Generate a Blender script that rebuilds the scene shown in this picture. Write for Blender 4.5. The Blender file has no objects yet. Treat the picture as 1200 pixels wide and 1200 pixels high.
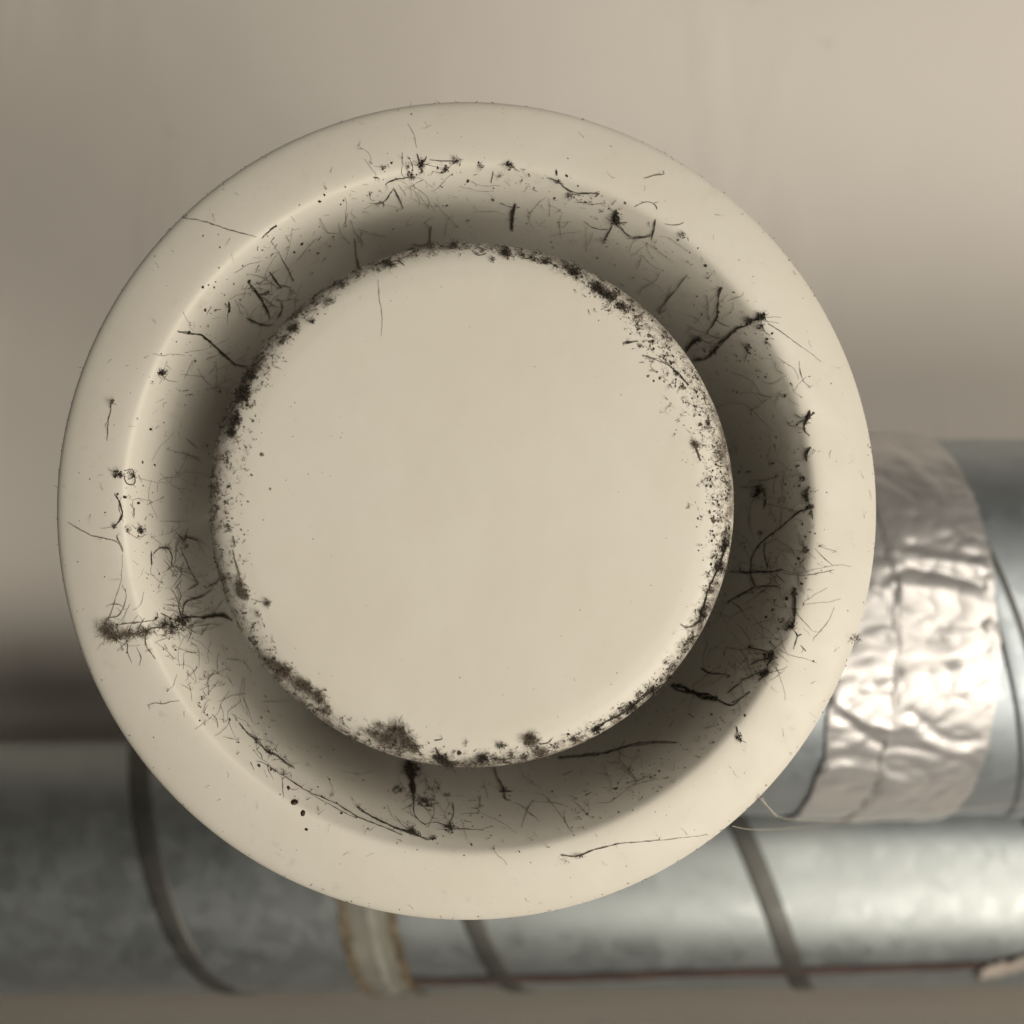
import bpy, math, random
from mathutils import Vector, Matrix, noise
from mathutils.bvhtree import BVHTree

# ------------------------------------------------------------------ camera, light, exposure
sc = bpy.context.scene
COL = sc.collection
F_PX = 1178.0                       # focal length in pixels of a 1200 px wide frame


def W(right, up, depth):
    """camera-style metres (right, up, away) -> world. The camera looks straight up (+Z) at the ceiling."""
    return Vector((right, -up, depth))


cam_d = bpy.data.cameras.new('camera')
cam = bpy.data.objects.new('camera', cam_d)
COL.objects.link(cam)
cam.location = (0, 0, 0)
cam.rotation_euler = (math.pi, 0, 0)
cam_d.sensor_width = 36.0
cam_d.lens = 36.0 * F_PX / 1200.0
cam_d.clip_start = 0.01
cam_d.clip_end = 50
cam_d.dof.use_dof = True
cam_d.dof.focus_distance = 0.232
cam_d.dof.aperture_fstop = 8.0
sc.camera = cam

wd = bpy.data.worlds.new('World')
sc.world = wd
wd.use_nodes = True
bg = wd.node_tree.nodes['Background']
bg.inputs[0].default_value = (1.0, 0.92, 0.80, 1)
bg.inputs[1].default_value = 0.036

ld = bpy.data.lights.new('room_lamp', 'AREA')
ld.shape = 'DISK'
ld.size = 0.80
ld.energy = 13.0
ld.color = (1.0, 0.92, 0.79)
lamp = bpy.data.objects.new('room_lamp', ld)
COL.objects.link(lamp)
V_CENTRE = W(-.0089, .0017, .2362)


def towards(azimuth, polar, dist):
    """a point seen from the valve: azimuth round the picture (0 = right, 90 = up), polar = angle off the viewing axis"""
    a, p = math.radians(azimuth), math.radians(polar)
    return V_CENTRE + W(math.sin(p) * math.cos(a), math.sin(p) * math.sin(a), -math.cos(p)) * dist


lamp.location = towards(-30, 52, 1.6)
tgt = V_CENTRE
lamp.rotation_euler = (tgt - lamp.location).to_track_quat('-Z', 'Y').to_euler()

l2 = bpy.data.lights.new('second_added_light', 'AREA')  # added light without a known fixture, set to balance valve and ceiling brightness
l2.shape = 'DISK'
l2.size = 0.80
l2.energy = 10.0
l2.color = (1.0, 0.92, 0.79)
added_light2 = bpy.data.objects.new('second_added_light', l2)
COL.objects.link(added_light2)
added_light2.location = towards(18, 39, 1.6)
added_light2.rotation_euler = (tgt - added_light2.location).to_track_quat('-Z', 'Y').to_euler()

l3 = bpy.data.lights.new('third_added_light', 'AREA')  # another added light from below right, fitted for brightness, no source seen
l3.shape = 'DISK'
l3.size = 0.80
l3.energy = 6.4
l3.color = (1.0, 0.92, 0.79)
added_light3 = bpy.data.objects.new('third_added_light', l3)
COL.objects.link(added_light3)
added_light3.location = towards(-60, 45, 1.6)
added_light3.rotation_euler = (tgt - added_light3.location).to_track_quat('-Z', 'Y').to_euler()

sc.view_settings.view_transform = 'Standard'
sc.view_settings.look = 'None'
sc.view_settings.exposure = 0.0
sc.view_settings.gamma = 1.0
sc.view_settings.use_curve_mapping = False
sc.cycles.use_denoising = True
sc.cycles.max_bounces = 5
sc.cycles.diffuse_bounces = 3
sc.cycles.glossy_bounces = 3

rng = random.Random(7)


# ------------------------------------------------------------------ material helpers
class NT:
    def __init__(s, name):
        s.m = bpy.data.materials.new(name)
        s.m.use_nodes = True
        s.t = s.m.node_tree
        s.b = s.t.nodes['Principled BSDF']
        s.co = s.t.nodes.new('ShaderNodeTexCoord')

    def n(s, kind, **kw):
        o = s.t.nodes.new(kind)
        for k, v in kw.items():
            if k.startswith('i_'):
                o.inputs[k[2:].replace('_', ' ')].default_value = v
            else:
                setattr(o, k, v)
        return o

    def l(s, a, b):
        s.t.links.new(a, b)

    def mapped(s, scale=(1, 1, 1), rot=(0, 0, 0)):
        m = s.n('ShaderNodeMapping')
        m.inputs['Scale'].default_value = scale
        m.inputs['Rotation'].default_value = rot
        s.l(s.co.outputs['Object'], m.inputs[0])
        return m.outputs[0]

    def noise(s, scale, detail=4, rough=.55, vec=None):
        o = s.n('ShaderNodeTexNoise')
        o.inputs['Scale'].default_value = scale
        o.inputs['Detail'].default_value = detail
        o.inputs['Roughness'].default_value = rough
        s.l(vec if vec is not None else s.co.outputs['Object'], o.inputs['Vector'])
        return o.outputs[0]

    def ramp(s, fac, stops):
        o = s.n('ShaderNodeValToRGB')
        e = o.color_ramp.elements
        while len(e) < len(stops):
            e.new(0.5)
        for k, (p, c) in enumerate(stops):
            e[k].position = p
            e[k].color = (c, c, c, 1) if isinstance(c, (int, float)) else (*c, 1)
        s.l(fac, o.inputs[0])
        return o.outputs[0]

    def mix(s, fac, a, b, mode='MIX'):
        o = s.n('ShaderNodeMix', data_type='RGBA', blend_type=mode)
        for i, v in ((0, fac), (6, a), (7, b)):
            if isinstance(v, (int, float)):
                o.inputs[i].default_value = v
            elif isinstance(v, tuple):
                o.inputs[i].default_value = (*v, 1)
            else:
                s.l(v, o.inputs[i])
        return o.outputs[2]

    def math(s, op, a, b=0.0):
        o = s.n('ShaderNodeMath', operation=op)
        for i, v in ((0, a), (1, b)):
            if isinstance(v, (int, float)):
                o.inputs[i].default_value = v
            else:
                s.l(v, o.inputs[i])
        return o.outputs[0]

    def bump(s, h, strength, dist, prev=None):
        o = s.n('ShaderNodeBump')
        o.inputs['Strength'].default_value = strength
        o.inputs['Distance'].default_value = dist
        s.l(h, o.inputs['Height'])
        if prev is not None:
            s.l(prev, o.inputs['Normal'])
        return o.outputs[0]

    def set(s, **kw):
        for k, v in kw.items():
            k = k.replace('_', ' ')
            if isinstance(v, (int, float)):
                s.b.inputs[k].default_value = v
            elif isinstance(v, tuple):
                s.b.inputs[k].default_value = (*v, 1)
            else:
                s.l(v, s.b.inputs[k])
        return s.m


def mat_plastic():
    t = NT('cream_plastic')
    n1 = t.noise(38, 5, .6)
    n2 = t.noise(260, 6, .7)
    c = t.mix(t.ramp(n1, [(.3, 0.0), (.75, 1.0)]), (.755, .722, .645), (.72, .68, .595))
    # greyish grime smears, patchy
    g = t.math('MULTIPLY', t.ramp(n2, [(.56, 0.0), (.80, 1.0)]), t.ramp(t.noise(70, 3), [(.45, 0.0), (.7, 1.0)]))
    c = t.mix(t.math('MULTIPLY', g, .5), c, (.30, .26, .20))
    r = t.ramp(t.noise(120, 4), [(.3, .36), (.7, .52)])
    nb = t.bump(t.noise(55, 3), .10, .002)
    nb = t.bump(t.noise(1500, 3), .05, .0003, nb)
    return t.set(Base_Color=c, Roughness=r, Normal=nb, IOR=1.48)


def mat_disc():
    """the disc's plastic with soot-brown grime caught in patches round its edge"""
    t = NT('cream_plastic_grimy_edge')
    sep = t.n('ShaderNodeSeparateXYZ')
    t.l(t.co.outputs['Object'], sep.inputs[0])
    rad = t.math('SQRT', t.math('ADD', t.math('MULTIPLY', sep.outputs[0], sep.outputs[0]), t.math('MULTIPLY', sep.outputs[1], sep.outputs[1])))
    big, mid, fine = t.noise(60, 3, .6), t.noise(330, 5, .65), t.noise(1300, 4, .7)
    band = t.n('ShaderNodeMapRange')
    for i, v in ((1, .0522), (2, .0590), (3, 0.0), (4, 1.0)):
        band.inputs[i].default_value = v
    t.l(t.math('ADD', rad, t.math('MULTIPLY', t.math('SUBTRACT', big, .5), .010)), band.inputs[0])
    k = t.math('ADD', t.math('ADD', t.math('MULTIPLY', band.outputs[0], .36), t.math('MULTIPLY', mid, .62)), t.math('MULTIPLY', fine, .46))
    g = t.math('MULTIPLY', t.ramp(k, [(.76, 0.0), (.98, 1.0)]), t.ramp(band.outputs[0], [(0.0, 0.0), (.25, 1.0)]))
    c = t.mix(t.ramp(t.noise(38, 5, .6), [(.3, 0.0), (.75, 1.0)]), (.755, .722, .645), (.72, .68, .595))
    film = t.math('MULTIPLY', t.ramp(t.math('ADD', t.math('MULTIPLY', band.outputs[0], .5), t.math('MULTIPLY', mid, .6)), [(.50, 0.0), (.95, 1.0)]), .45)
    c = t.mix(film, c, (.27, .23, .175))
    haze = t.ramp(t.noise(17, 5, .62, t.mapped((1, .45, 1), (0, 0, .6))), [(.45, 0.0), (.72, 1.0)])
    c = t.mix(t.math('MULTIPLY', haze, .26), c, (.55, .50, .41))
    c = t.mix(t.math('MULTIPLY', g, .88), c, (.075, .058, .040))
    nb = t.bump(t.noise(55, 3), .10, .002)
    nb = t.bump(g, .35, .0006, nb)
    return t.set(Base_Color=c, Roughness=t.mix(g, (.44, .44, .44), (.9, .9, .9)), Normal=nb, IOR=1.48)


def mat_ceiling():
    t = NT('painted_ceiling')
    v = t.mapped((1, .30, 1), (0, 0, -.25))
    streak = t.noise(13, 3, .45, v)
    fine = t.noise(240, 5, .6)
    blot = t.noise(9, 3)
    c = t.mix(t.ramp(blot, [(.3, 0.0), (.7, 1.0)]), (.82, .772, .715), (.85, .798, .735))
    spots = t.ramp(t.noise(26, 2), [(.70, 0.0), (.76, 1.0)])
    c = t.mix(t.math('MULTIPLY', spots, .25), c, (.45, .40, .34))
    patch = t.ramp(t.noise(4.5, 2), [(.42, 0.0), (.66, 1.0)])
    nb = t.bump(t.math('MULTIPLY', t.ramp(streak, [(.52, 0.0), (.68, 1.0)]), patch), .32, .006)
    nb = t.bump(t.noise(11, 3), .10, .008, nb)
    nb = t.bump(fine, .07, .001, nb)
    return t.set(Base_Color=c, Roughness=.62, Normal=nb)


def mat_galv(name, base, lo, hi, dirt=0.25):
    t = NT(name)
    vor = t.n('ShaderNodeTexVoronoi', feature='F1')
    vor.inputs['Scale'].default_value = 130
    t.l(t.mix(.012, t.co.outputs['Object'], t.n('ShaderNodeTexNoise').outputs[1], 'ADD'), vor.inputs['Vector'])
    sp = t.n('ShaderNodeSeparateColor')
    t.l(vor.outputs['Color'], sp.inputs[0])
    cell = sp.outputs[0]
    cloud = t.noise(24, 5, .62)
    c = t.mix(t.ramp(cloud, [(.32, 0.0), (.7, 1.0)]), tuple(.92 * b for b in base), tuple(1.05 * b for b in base))
    c = t.mix(t.math('MULTIPLY', cell, .15), c, tuple(1.3 * b for b in base))
    d = t.ramp(t.noise(60, 6, .7), [(.5, 0.0), (.72, 1.0)])
    c = t.mix(t.math('MULTIPLY', d, dirt), c, (.17, .16, .13))
    r = t.math('ADD', t.ramp(cloud, [(.3, lo), (.7, hi)]), t.math('MULTIPLY', cell, .10))
    nb = t.bump(t.noise(9, 2), .13, .01)
    nb = t.bump(t.noise(110, 4), .05, .001, nb)
    return t.set(Base_Color=c, Metallic=.88, Roughness=r, Normal=nb)


def mat_foil():
    t = NT('crumpled_aluminium_foil')
    n1 = t.noise(30, 4)
    c = t.mix(t.ramp(n1, [(.35, 0.0), (.7, 1.0)]), (.545, .53, .53), (.62, .605, .60))
    nb = t.bump(t.noise(190, 5, .55, t.mapped((.8, 1, 1))), .06, .0010)
    return t.set(Base_Color=c, Metallic=.55, Roughness=t.ramp(t.noise(70, 4), [(.3, .32), (.7, .44)]), Normal=nb)


def mat_plain(name, col, rough=.7, var=.35, scale=400, **kw):
    t = NT(name)
    c = t.mix(t.ramp(t.noise(scale, 4), [(.3, 0.0), (.7, 1.0)]), tuple(x * (1 - var) for x in col), tuple(x * (1 + var) for x in col))
    return t.set(Base_Color=c, Roughness=rough, **kw)


M_PL = mat_plastic()
M_DISC = mat_disc()
M_CEIL = mat_ceiling()
M_GU = mat_galv('galvanised_steel', (.41, .45, .48), .42, .49, .12)
M_GL = mat_galv('dull_galvanised_steel', (.40, .43, .435), .41, .47, .08)
M_SEAM = mat_galv('grimy_seam_steel', (.15, .15, .14), .5, .6, .4)
M_FOIL = mat_foil()
M_DUST = mat_plain('dark_dust', (.046, .036, .026), .95, .6, 900)
M_DUST_G = mat_plain('grey_brown_dust', (.155, .125, .095), .95, .55, 900)
M_FIBRE = mat_plain('pale_web_silk', (.62, .56, .46), .6, .15, 900)
M_SPOT = mat_plain('brown_fly_spot', (.030, .012, .004), .45, .3, 900)
M_TAPE = mat_plain('yellowed_clear_tape', (.235, .228, .195), .42, .2, 70)
M_GLUE = mat_plain('brown_adhesive', (.165, .130, .085), .5, .45, 160)
M_RED = mat_plain('dull_red_reflection', (.078, .050, .044), .6, .3, 60)
M_CREASE_GLINT = mat_plain('tape_glint', (.33, .32, .285), .4, .15, 90)
M_PALE = mat_plain('torn_paper_tape', (.40, .35, .31), .7, .15, 90)
M_STEEL = mat_plain('zinc_plated_steel', (.45, .44, .42), .4, .1, 200, Metallic=.9)
M_RUB = mat_plain('dark_foam_gasket', (.03, .03, .03), .9, .2, 300)


# ------------------------------------------------------------------ object helpers
def link(name, verts, faces, mat, parent=None, smooth=True, normals=None):
    me = bpy.data.meshes.new(name)
    me.from_pydata(verts, [], faces)
    me.materials.append(mat)
    if smooth:
        me.polygons.foreach_set('use_smooth', [True] * len(me.polygons))
    me.update()
    if normals is not None:
        me.normals_split_custom_set_from_vertices(normals)
    o = bpy.data.objects.new(name, me)
    COL.objects.link(o)
    o.parent = parent
    return o


def tag(o, label, cat=None, group=None, kind=None):
    o['label'] = label
    if cat:
        o['category'] = cat
    if group:
        o['group'] = group
    if kind:
        o['kind'] = kind
    return o


def empty(name, mw):
    o = bpy.data.objects.new(name, None)
    o.empty_display_size = .02
    COL.objects.link(o)
    o.matrix_world = mw
    return o


def basis(origin, x, z):
    z = z.normalized()
    x = (x - z * x.dot(z)).normalized()
    y = z.cross(x)
    m = Matrix((x, y, z)).transposed().to_4x4()
    m.translation = origin
    return m


def spline(ctrl, step):
    """Catmull-Rom through tuples of equal length; step in units of the first two coordinates."""
    out = []
    n = len(ctrl)
    for i in range(n - 1):
        p0, p1, p2, p3 = ctrl[max(i - 1, 0)], ctrl[i], ctrl[i + 1], ctrl[min(i + 2, n - 1)]
        d = math.dist(p1[:2], p2[:2])
        k = max(1, int(d / step))
        for j in range(k):
            t = j / k
            out.append(tuple(.5 * ((2 * b) + (-a + c) * t + (2 * a - 5 * b + 4 * c - e) * t * t + (-a + 3 * b - 3 * c + e) * t ** 3)
                             for a, b, c, e in zip(p0, p1, p2, p3)))
    out.append(tuple(ctrl[-1]))
    return out


def revolve(prof, seg=224, closed_start=False, closed_end=False):
    """prof: (r, h) list; returns verts, faces, normals with the outside on the left of travel reversed so it faces +h."""
    V, Fc, N = [], [], []
    m = len(prof)
    for i, (r, h) in enumerate(prof):
        a, b = prof[max(i - 1, 0)], prof[min(i + 1, m - 1)]
        tr, th = b[0] - a[0], b[1] - a[1]
        L = math.hypot(tr, th) or 1
        nr, nh = th / L, -tr / L              # travelling inward (r falls) -> normal +h
        for k in range(seg):
            t = 2 * math.pi * k / seg
            V.append((r * math.cos(t), r * math.sin(t), h))
            N.append((nr * math.cos(t), nr * math.sin(t), nh))
    for i in range(m - 1):
        for k in range(seg):
            k2 = (k + 1) % seg
            Fc.append((i * seg + k, i * seg + k2, (i + 1) * seg + k2, (i + 1) * seg + k))
    return V, Fc, N


def smooth_profile(pts, n):
    q = spline(pts, 1e9)
    out = []
    for i in range(len(pts) - 1):
        p0, p1, p2, p3 = pts[max(i - 1, 0)], pts[i], pts[i + 1], pts[min(i + 2, len(pts) - 1)]
        for j in range(n):
            t = j / n
            out.append(tuple(.5 * ((2 * b) + (-a + c) * t + (2 * a - 5 * b + 4 * c - e) * t * t + (-a + 3 * b - 3 * c + e) * t ** 3)
                             for a, b, c, e in zip(p0, p1, p2, p3)))
    out.append(pts[-1])
    return out


# ------------------------------------------------------------------ ceiling
CEIL_Z = 0.625
link('ceiling', [W(-3, -3, CEIL_Z), W(3, -3, CEIL_Z), W(3, 3, CEIL_Z), W(-3, 3, CEIL_Z)],
     [(0, 1, 2, 3)], M_CEIL, smooth=False)['kind'] = 'structure'

# a shallow downstand beam beside the lower duct: its shaded side face closes the view at the bottom
bx = []
for x in (-3, 3):
    for y in (-.292, -.40):
        for z in (.48, CEIL_Z + .01):
            bx.append(W(x, y, z))
beam = link('ceiling_beam', bx, [(0, 1, 5, 4), (2, 6, 7, 3), (0, 4, 6, 2), (1, 3, 7, 5), (0, 2, 3, 1), (4, 5, 7, 6)], M_CEIL, smooth=False)
beam['kind'] = 'structure'

# ------------------------------------------------------------------ the extract valve
V_N = W(.045, .033, -1).normalized()
V_C = V_CENTRE
V_M = basis(V_C, Vector((1, 0, 0)), V_N)
valve = empty('extract_valve', V_M)
tag(valve, 'round cream plastic extract valve with dusty rim and raised centre disc', 'air valve')

prof_all = [(.0940, -.0086), (.0960, -.0083), (.0972, -.0074), (.0979, -.0061), (.0980, -.0048), (.0974, -.0035), (.0957, -.0025),
            (.0924, -.0015), (.0888, -.0007), (.0849, -.0001), (.0823, .0000), (.0809, -.0004), (.0796, -.0016), (.0781, -.0034),
            (.0767, -.0057), (.0753, -.0088), (.0741, -.0130), (.0730, -.0194), (.0721, -.0286), (.0714, -.0430), (.0709, -.0600)]
split = 11
pf = smooth_profile(prof_all, 5)
V, Fc, N = revolve(pf)
seg = 224
cut = split * 5
flange = link('flange', V[:(cut + 1) * seg], [f for f in Fc if max(f) < (cut + 1) * seg], M_PL, valve, normals=N[:(cut + 1) * seg])
tv = V[cut * seg:]
tf = [tuple(i - cut * seg for i in f) for f in Fc if min(f) >= cut * seg]
throat = link('throat', tv, tf, M_PL, valve, normals=N[cut * seg:])

dprof = [(.0500, .0040), (.0556, .0044), (.0580, .0056), (.0590, .0074), (.0591, .0092), (.0587, .0111), (.0577, .0129), (.0560, .0144),
         (.0538, .0154), (.0512, .0159), (.0480, .0162), (.0400, .0165), (.0250, .0169), (.0100, .0171), (.00001, .0172)]
V, Fc, N = revolve(smooth_profile(dprof, 4))
disc = link('disc', V, Fc, M_DISC, valve, normals=N)
back = [(.0002, .0038), (.02, .0038), (.0500, .0040)]
V, Fc, N = revolve(back, 96)
link('disc_back', V, Fc, M_PL, disc, smooth=False)


def tube_between(name, a, b, r, mat, parent, seg=24):
    d = (b - a)
    m = basis(a, d.orthogonal(), d)
    V = [m @ Vector((r * math.cos(2 * math.pi * k / seg), r * math.sin(2 * math.pi * k / seg), h)) for h in (0, d.length) for k in range(seg)]
    Fc = [(k, (k + 1) % seg, seg + (k + 1) % seg, seg + k) for k in range(seg)] + [tuple(range(seg))[::-1], tuple(range(seg, 2 * seg))]
    return link(name, V, Fc, mat, parent, smooth=False)


tube_between('threaded_spindle', Vector((0, 0, -.056)), Vector((0, 0, .0045)), .003, M_STEEL, valve)
tube_between('crossbar', Vector((-.0700, 0, -.052)), Vector((.0700, 0, -.052)), .004, M_STEEL, valve)
V, Fc, N = revolve([(.0775, -.0660), (.0780, -.0640), (.0780, -.0140)], 128)
link('spigot', V, [f[::-1] for f in Fc], M_STEEL, valve)
V, Fc, N = revolve([(.0935, -.0140), (.0935, -.0088), (.0780, -.0088)], 128)
link('gasket', V, [f[::-1] for f in Fc], M_RUB, valve, smooth=False)


# ------------------------------------------------------------------ spiral ducts
def add_tube(parent, R, x0, x1, mat, nphi=144, nx=40, name='tube'):
    V, Fc = [], []
    for i in range(nx + 1):
        x = x0 + (x1 - x0) * i / nx
        for k in range(nphi):
            p = 2 * math.pi * k / nphi
            V.append((x, R * math.cos(p), R * math.sin(p)))
    for i in range(nx):
        for k in range(nphi):
            k2 = (k + 1) % nphi
            Fc.append((i * nphi + k, (i + 1) * nphi + k, (i + 1) * nphi + k2, i * nphi + k2))
    return link(name, V, Fc, mat, parent)


def add_seam(parent, R, x0, x1, pitch, phase, mat, half=.0046, hgt=.0013, sgn=1):
    """lock seam: a raised strip following a helix from x0 to x1."""
    sec = [(-half, .0002), (-half * .92, hgt * .75), (-half * .7, hgt), (half * .7, hgt), (half * .92, hgt * .75), (half, .0002)]
    V, Fc = [], []
    turns = (x1 - x0) / pitch
    n = int(turns * 160)
    for i in range(n + 1):
        a = 2 * math.pi * turns * i / n
        xc = x0 + pitch * a / (2 * math.pi)
        p = phase + sgn * a
        for (s, h) in sec:
            V.append((xc + s, (R + h) * math.cos(p), (R + h) * math.sin(p)))
    k = len(sec)
    for i in range(n):
        for j in range(k - 1):
            Fc.append((i * k + j, (i + 1) * k + j, (i + 1) * k + j + 1, i * k + j + 1))
    return link('lock_seam', V, Fc, mat, parent)


# local frames: X along the duct (to the right), local Z towards the camera, local Y = image down (Z x X)
U_R, U_C = .0800, W(0, -.0485, .4380)
U_M = basis(U_C, W(1, 0, 0), W(0, 0, -1))
upper = empty('upper_duct', U_M)
tag(upper, 'shiny spiral steel duct behind the valve at right, wrapped with foil tape', 'duct')
EX = .098                                     # where the elbow ends and the straight pipe starts
add_tube(upper, U_R, EX, 1.6, M_GU)
# elbow from the valve's spigot round to the straight pipe
e0 = V_M @ Vector((0, 0, -.040))
d0 = -V_N
e3 = U_M @ Vector((EX + .012, 0, 0))
d3 = W(-1, 0, 0)
UI = U_M.inverted()
V, Fc = [], []
seg = 96
NB = 40
P = []
for i in range(NB + 1):
    t = i / NB
    p0, p1, p2, p3 = e0, e0 + d0 * .100, e3 + d3 * .055, e3
    p = p0 * (1 - t) ** 3 + p1 * 3 * t * (1 - t) ** 2 + p2 * 3 * t * t * (1 - t) + p3 * t ** 3
    P.append(p)
for i in range(NB + 1):
    tan = (P[min(i + 1, NB)] - P[max(i - 1, 0)]).normalized()
    if i == 0:
        tan = d0
    if i == NB:
        tan = -d3
    m = basis(P[i], Vector((0, 1, 0)), tan)
    r = U_R + .0003 if i > NB - 5 else U_R - .0004 * 0
    for k in range(seg):
        a = 2 * math.pi * k / seg
        V.append(UI @ (m @ Vector((r * math.cos(a), r * math.sin(a), 0))))
for i in range(NB):
    for k in range(seg):
        k2 = (k + 1) % seg
        Fc.append((i * seg + k, i * seg + k2, (i + 1) * seg + k2, (i + 1) * seg + k))
link('elbow', V, Fc, M_GU, upper)

L_R = .0625
yaw = math.radians(2.9)
L_C = W(0, -.1829, .5290)
L_M = basis(L_C, W(math.cos(yaw), .0083, math.sin(yaw)), W(0, 0, -1))
lower = empty('lower_duct', L_M)
tag(lower, 'dull grey spiral steel duct running across the bottom below the valve', 'duct')
add_tube(lower, L_R, -1.6, 1.6, M_GL, nx=80)
LS_PH = 0.04
add_seam(lower, L_R, -1.6, 1.6, .1405, LS_PH, M_SEAM, half=.0054, hgt=.0007, sgn=1)


def ray_dir(px, py):
    return W((px - 600) / F_PX, (600 - py) / F_PX, 1.0).normalized()


def on_cyl(M, R, px, py):
    """photo pixel -> (x along axis, angle) on a duct; angle measured in the local YZ plane."""
    Mi = M.inverted()
    o = Mi @ Vector((0, 0, 0))
    d = Mi.to_3x3() @ ray_dir(px, py)
    a = d.y ** 2 + d.z ** 2
    b = 2 * (o.y * d.y + o.z * d.z)
    c = o.y ** 2 + o.z ** 2 - R * R
    q = b * b - 4 * a * c
    t = (-b - math.sqrt(max(q, 0))) / (2 * a)
    p = o + d * t
    return p.x, math.atan2(p.z, p.y)


sx, sp_ = on_cyl(U_M, U_R, 1180, 735)
ph = sp_ - 2 * math.pi * (sx - (EX + .02)) / .140
add_seam(upper, U_R, EX + .02, 1.6, .140, ph, M_GU, half=.0042, hgt=.0012, sgn=1)
add_seam(upper, U_R, EX + .02, 1.6, .140, ph + 2 * math.pi * -.0046 / .140 * -1 * -1, M_SEAM, half=.0013, hgt=.0010, sgn=1)

# ------------------------------------------------------------------ foil tape round the joint
RIDGES = [  # polyline in photo pixels, half width px, height mm
    ([(1068, 588), (1085, 596), (1105, 610), (1132, 632)], 5, -.9),
    ([(1062, 596), (1085, 606), (1108, 622), (1126, 640)], 8, .7),
    ([(1020, 600), (1048, 632), (1085, 646), (1142, 654)], 7, -.8),
    ([(1046, 650), (1085, 656), (1142, 664)], 8, 1.4),
    ([(1046, 674), (1065, 668), (1105, 673), (1148, 688)], 5, -1.1),
    ([(1046, 690), (1090, 690), (1140, 702)], 9, .9),
    ([(1052, 716), (1090, 730), (1130, 733), (1158, 722)], 6, -.8),
    ([(1056, 742), (1110, 748), (1160, 738)], 9, .8),
    ([(1052, 772), (1100, 776), (1150, 764)], 7, -.7),
    ([(1060, 786), (1110, 784), (1152, 772)], 6, .9),
    ([(1066, 832), (1090, 852), (1112, 864), (1140, 864)], 6, -.9),
    ([(1062, 846), (1086, 866), (1116, 878), (1150, 872)], 7, .9),
    ([(1046, 870), (1090, 876), (1130, 892)], 8, -.6),
    ([(1034, 905), (1070, 912), (1100, 906)], 8, .9),
    ([(1060, 935), (1085, 932), (1108, 922)], 5, .9),
    ([(1022, 690), (1032, 694), (1042, 684)], 6, 1.1),
    ([(1010, 720), (1036, 716)], 6, -.8),
    ([(1002, 750), (1036, 738), (1044, 744)], 6, .9),
    ([(1004, 800), (1020, 806), (1042, 798)], 7, .8),
    ([(978, 820), (1005, 838), (1042, 852)], 5, 1.1),
    ([(984, 836), (1008, 856), (1036, 872)], 6, -1.0),
    ([(970, 876), (1000, 868), (1018, 848)], 6, .6),
    ([(958, 903), (985, 892), (1028, 898)], 6, 1.0),
    ([(962, 890), (992, 882), (1030, 888)], 5, -.7),
    ([(1030, 530), (1060, 545), (1100, 590), (1140, 620)], 11, .7),
    ([(1024, 560), (1060, 580)], 10, -.7),
    ([(1060, 530), (1110, 560), (1150, 620)], 12, -.6),
]
RX = []
for pl, w, h in RIDGES:
    q = []
    for (a, b) in pl:
        x, p = on_cyl(U_M, U_R, a, b)
        q.append((x, p * U_R))
    RX.append((spline(q, .003), w / F_PX * .40, h * .00042))


def seg_dist(px, py, pl):
    best = 9
    for (x0, y0), (x1, y1) in zip(pl, pl[1:]):
        dx, dy = x1 - x0, y1 - y0
        t = ((px - x0) * dx + (py - y0) * dy) / (dx * dx + dy * dy + 1e-12)
        t = 0 if t < 0 else 1 if t > 1 else t
        d = (px - x0 - t * dx) ** 2 + (py - y0 - t * dy) ** 2
        if d < best:
            best = d
    return math.sqrt(best)


tape_root = empty('foil_tape', U_M)
tag(tape_root, 'crumpled silver aluminium tape wrapped around the right-hand duct joint', 'tape')


def foil_strip(name, x0, x1, lift, seed, nx, phase_edge):
    phis = []
    # the side towards the room (local +Z, angle pi/2) finely divided, the ceiling side coarsely
    a = math.radians(-15)
    while a < math.radians(195):
        phis.append(a)
        a += .0068
    while a < math.radians(345) - .02:
        phis.append(a)
        a += .05
    V, Fc = [], []
    n = len(phis)
    for p in phis:
        fine = math.radians(-20) < p < math.radians(200)
        e0 = .0016 * noise.noise(Vector((p * 5, seed, 1))) + .0007 * noise.noise(Vector((p * 23, seed, 5)))
        e1 = .0020 * noise.noise(Vector((p * 4, seed, 9))) + .0007 * noise.noise(Vector((p * 27, seed, 3)))
        for i in range(nx + 1):
            u = i / nx
            x = x0 + e0 + (x1 + e1 - x0 - e0) * u
            h = lift
            if fine:
                s = p * U_R
                hh = 0
                for pl, w, a_ in RX:
                    d = seg_dist(x, s, pl) if abs(pl[0][1] - s) < .03 or abs(pl[-1][1] - s) < .03 else 9
                    if d < 3 * w:
                        hh += a_ * math.exp(-(d / w) ** 2)
                q = Vector((x * 60, s * 140, seed))
                rg = 1 - abs(noise.noise(q)) * 2
                rg2 = 1 - abs(noise.noise(Vector((x * 110 + 7, s * 210, seed + 4)))) * 2
                hh += .0013 * abs(noise.noise(Vector((x * 34 + .6 * noise.noise(Vector((x * 50, s * 50, 3))), s * 52, seed)))) + .0006 * abs(noise.noise(Vector((x * 95, s * 140, seed + 4))))
                hh += .0005 * noise.noise(Vector((x * 28, s * 40, seed + 9)))
                edge = min(1, min(u, 1 - u) / .07)
                h += max(hh, -.0009) * (.25 + .75 * edge) + .0005
            V.append((x, (U_R + h) * math.cos(p), (U_R + h) * math.sin(p)))
    for j in range(n):
        j2 = (j + 1) % n
        for i in range(nx):
            Fc.append((j * (nx + 1) + i, j * (nx + 1) + i + 1, j2 * (nx + 1) + i + 1, j2 * (nx + 1) + i))
    return link(name, V, Fc, M_FOIL, tape_root)


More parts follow.
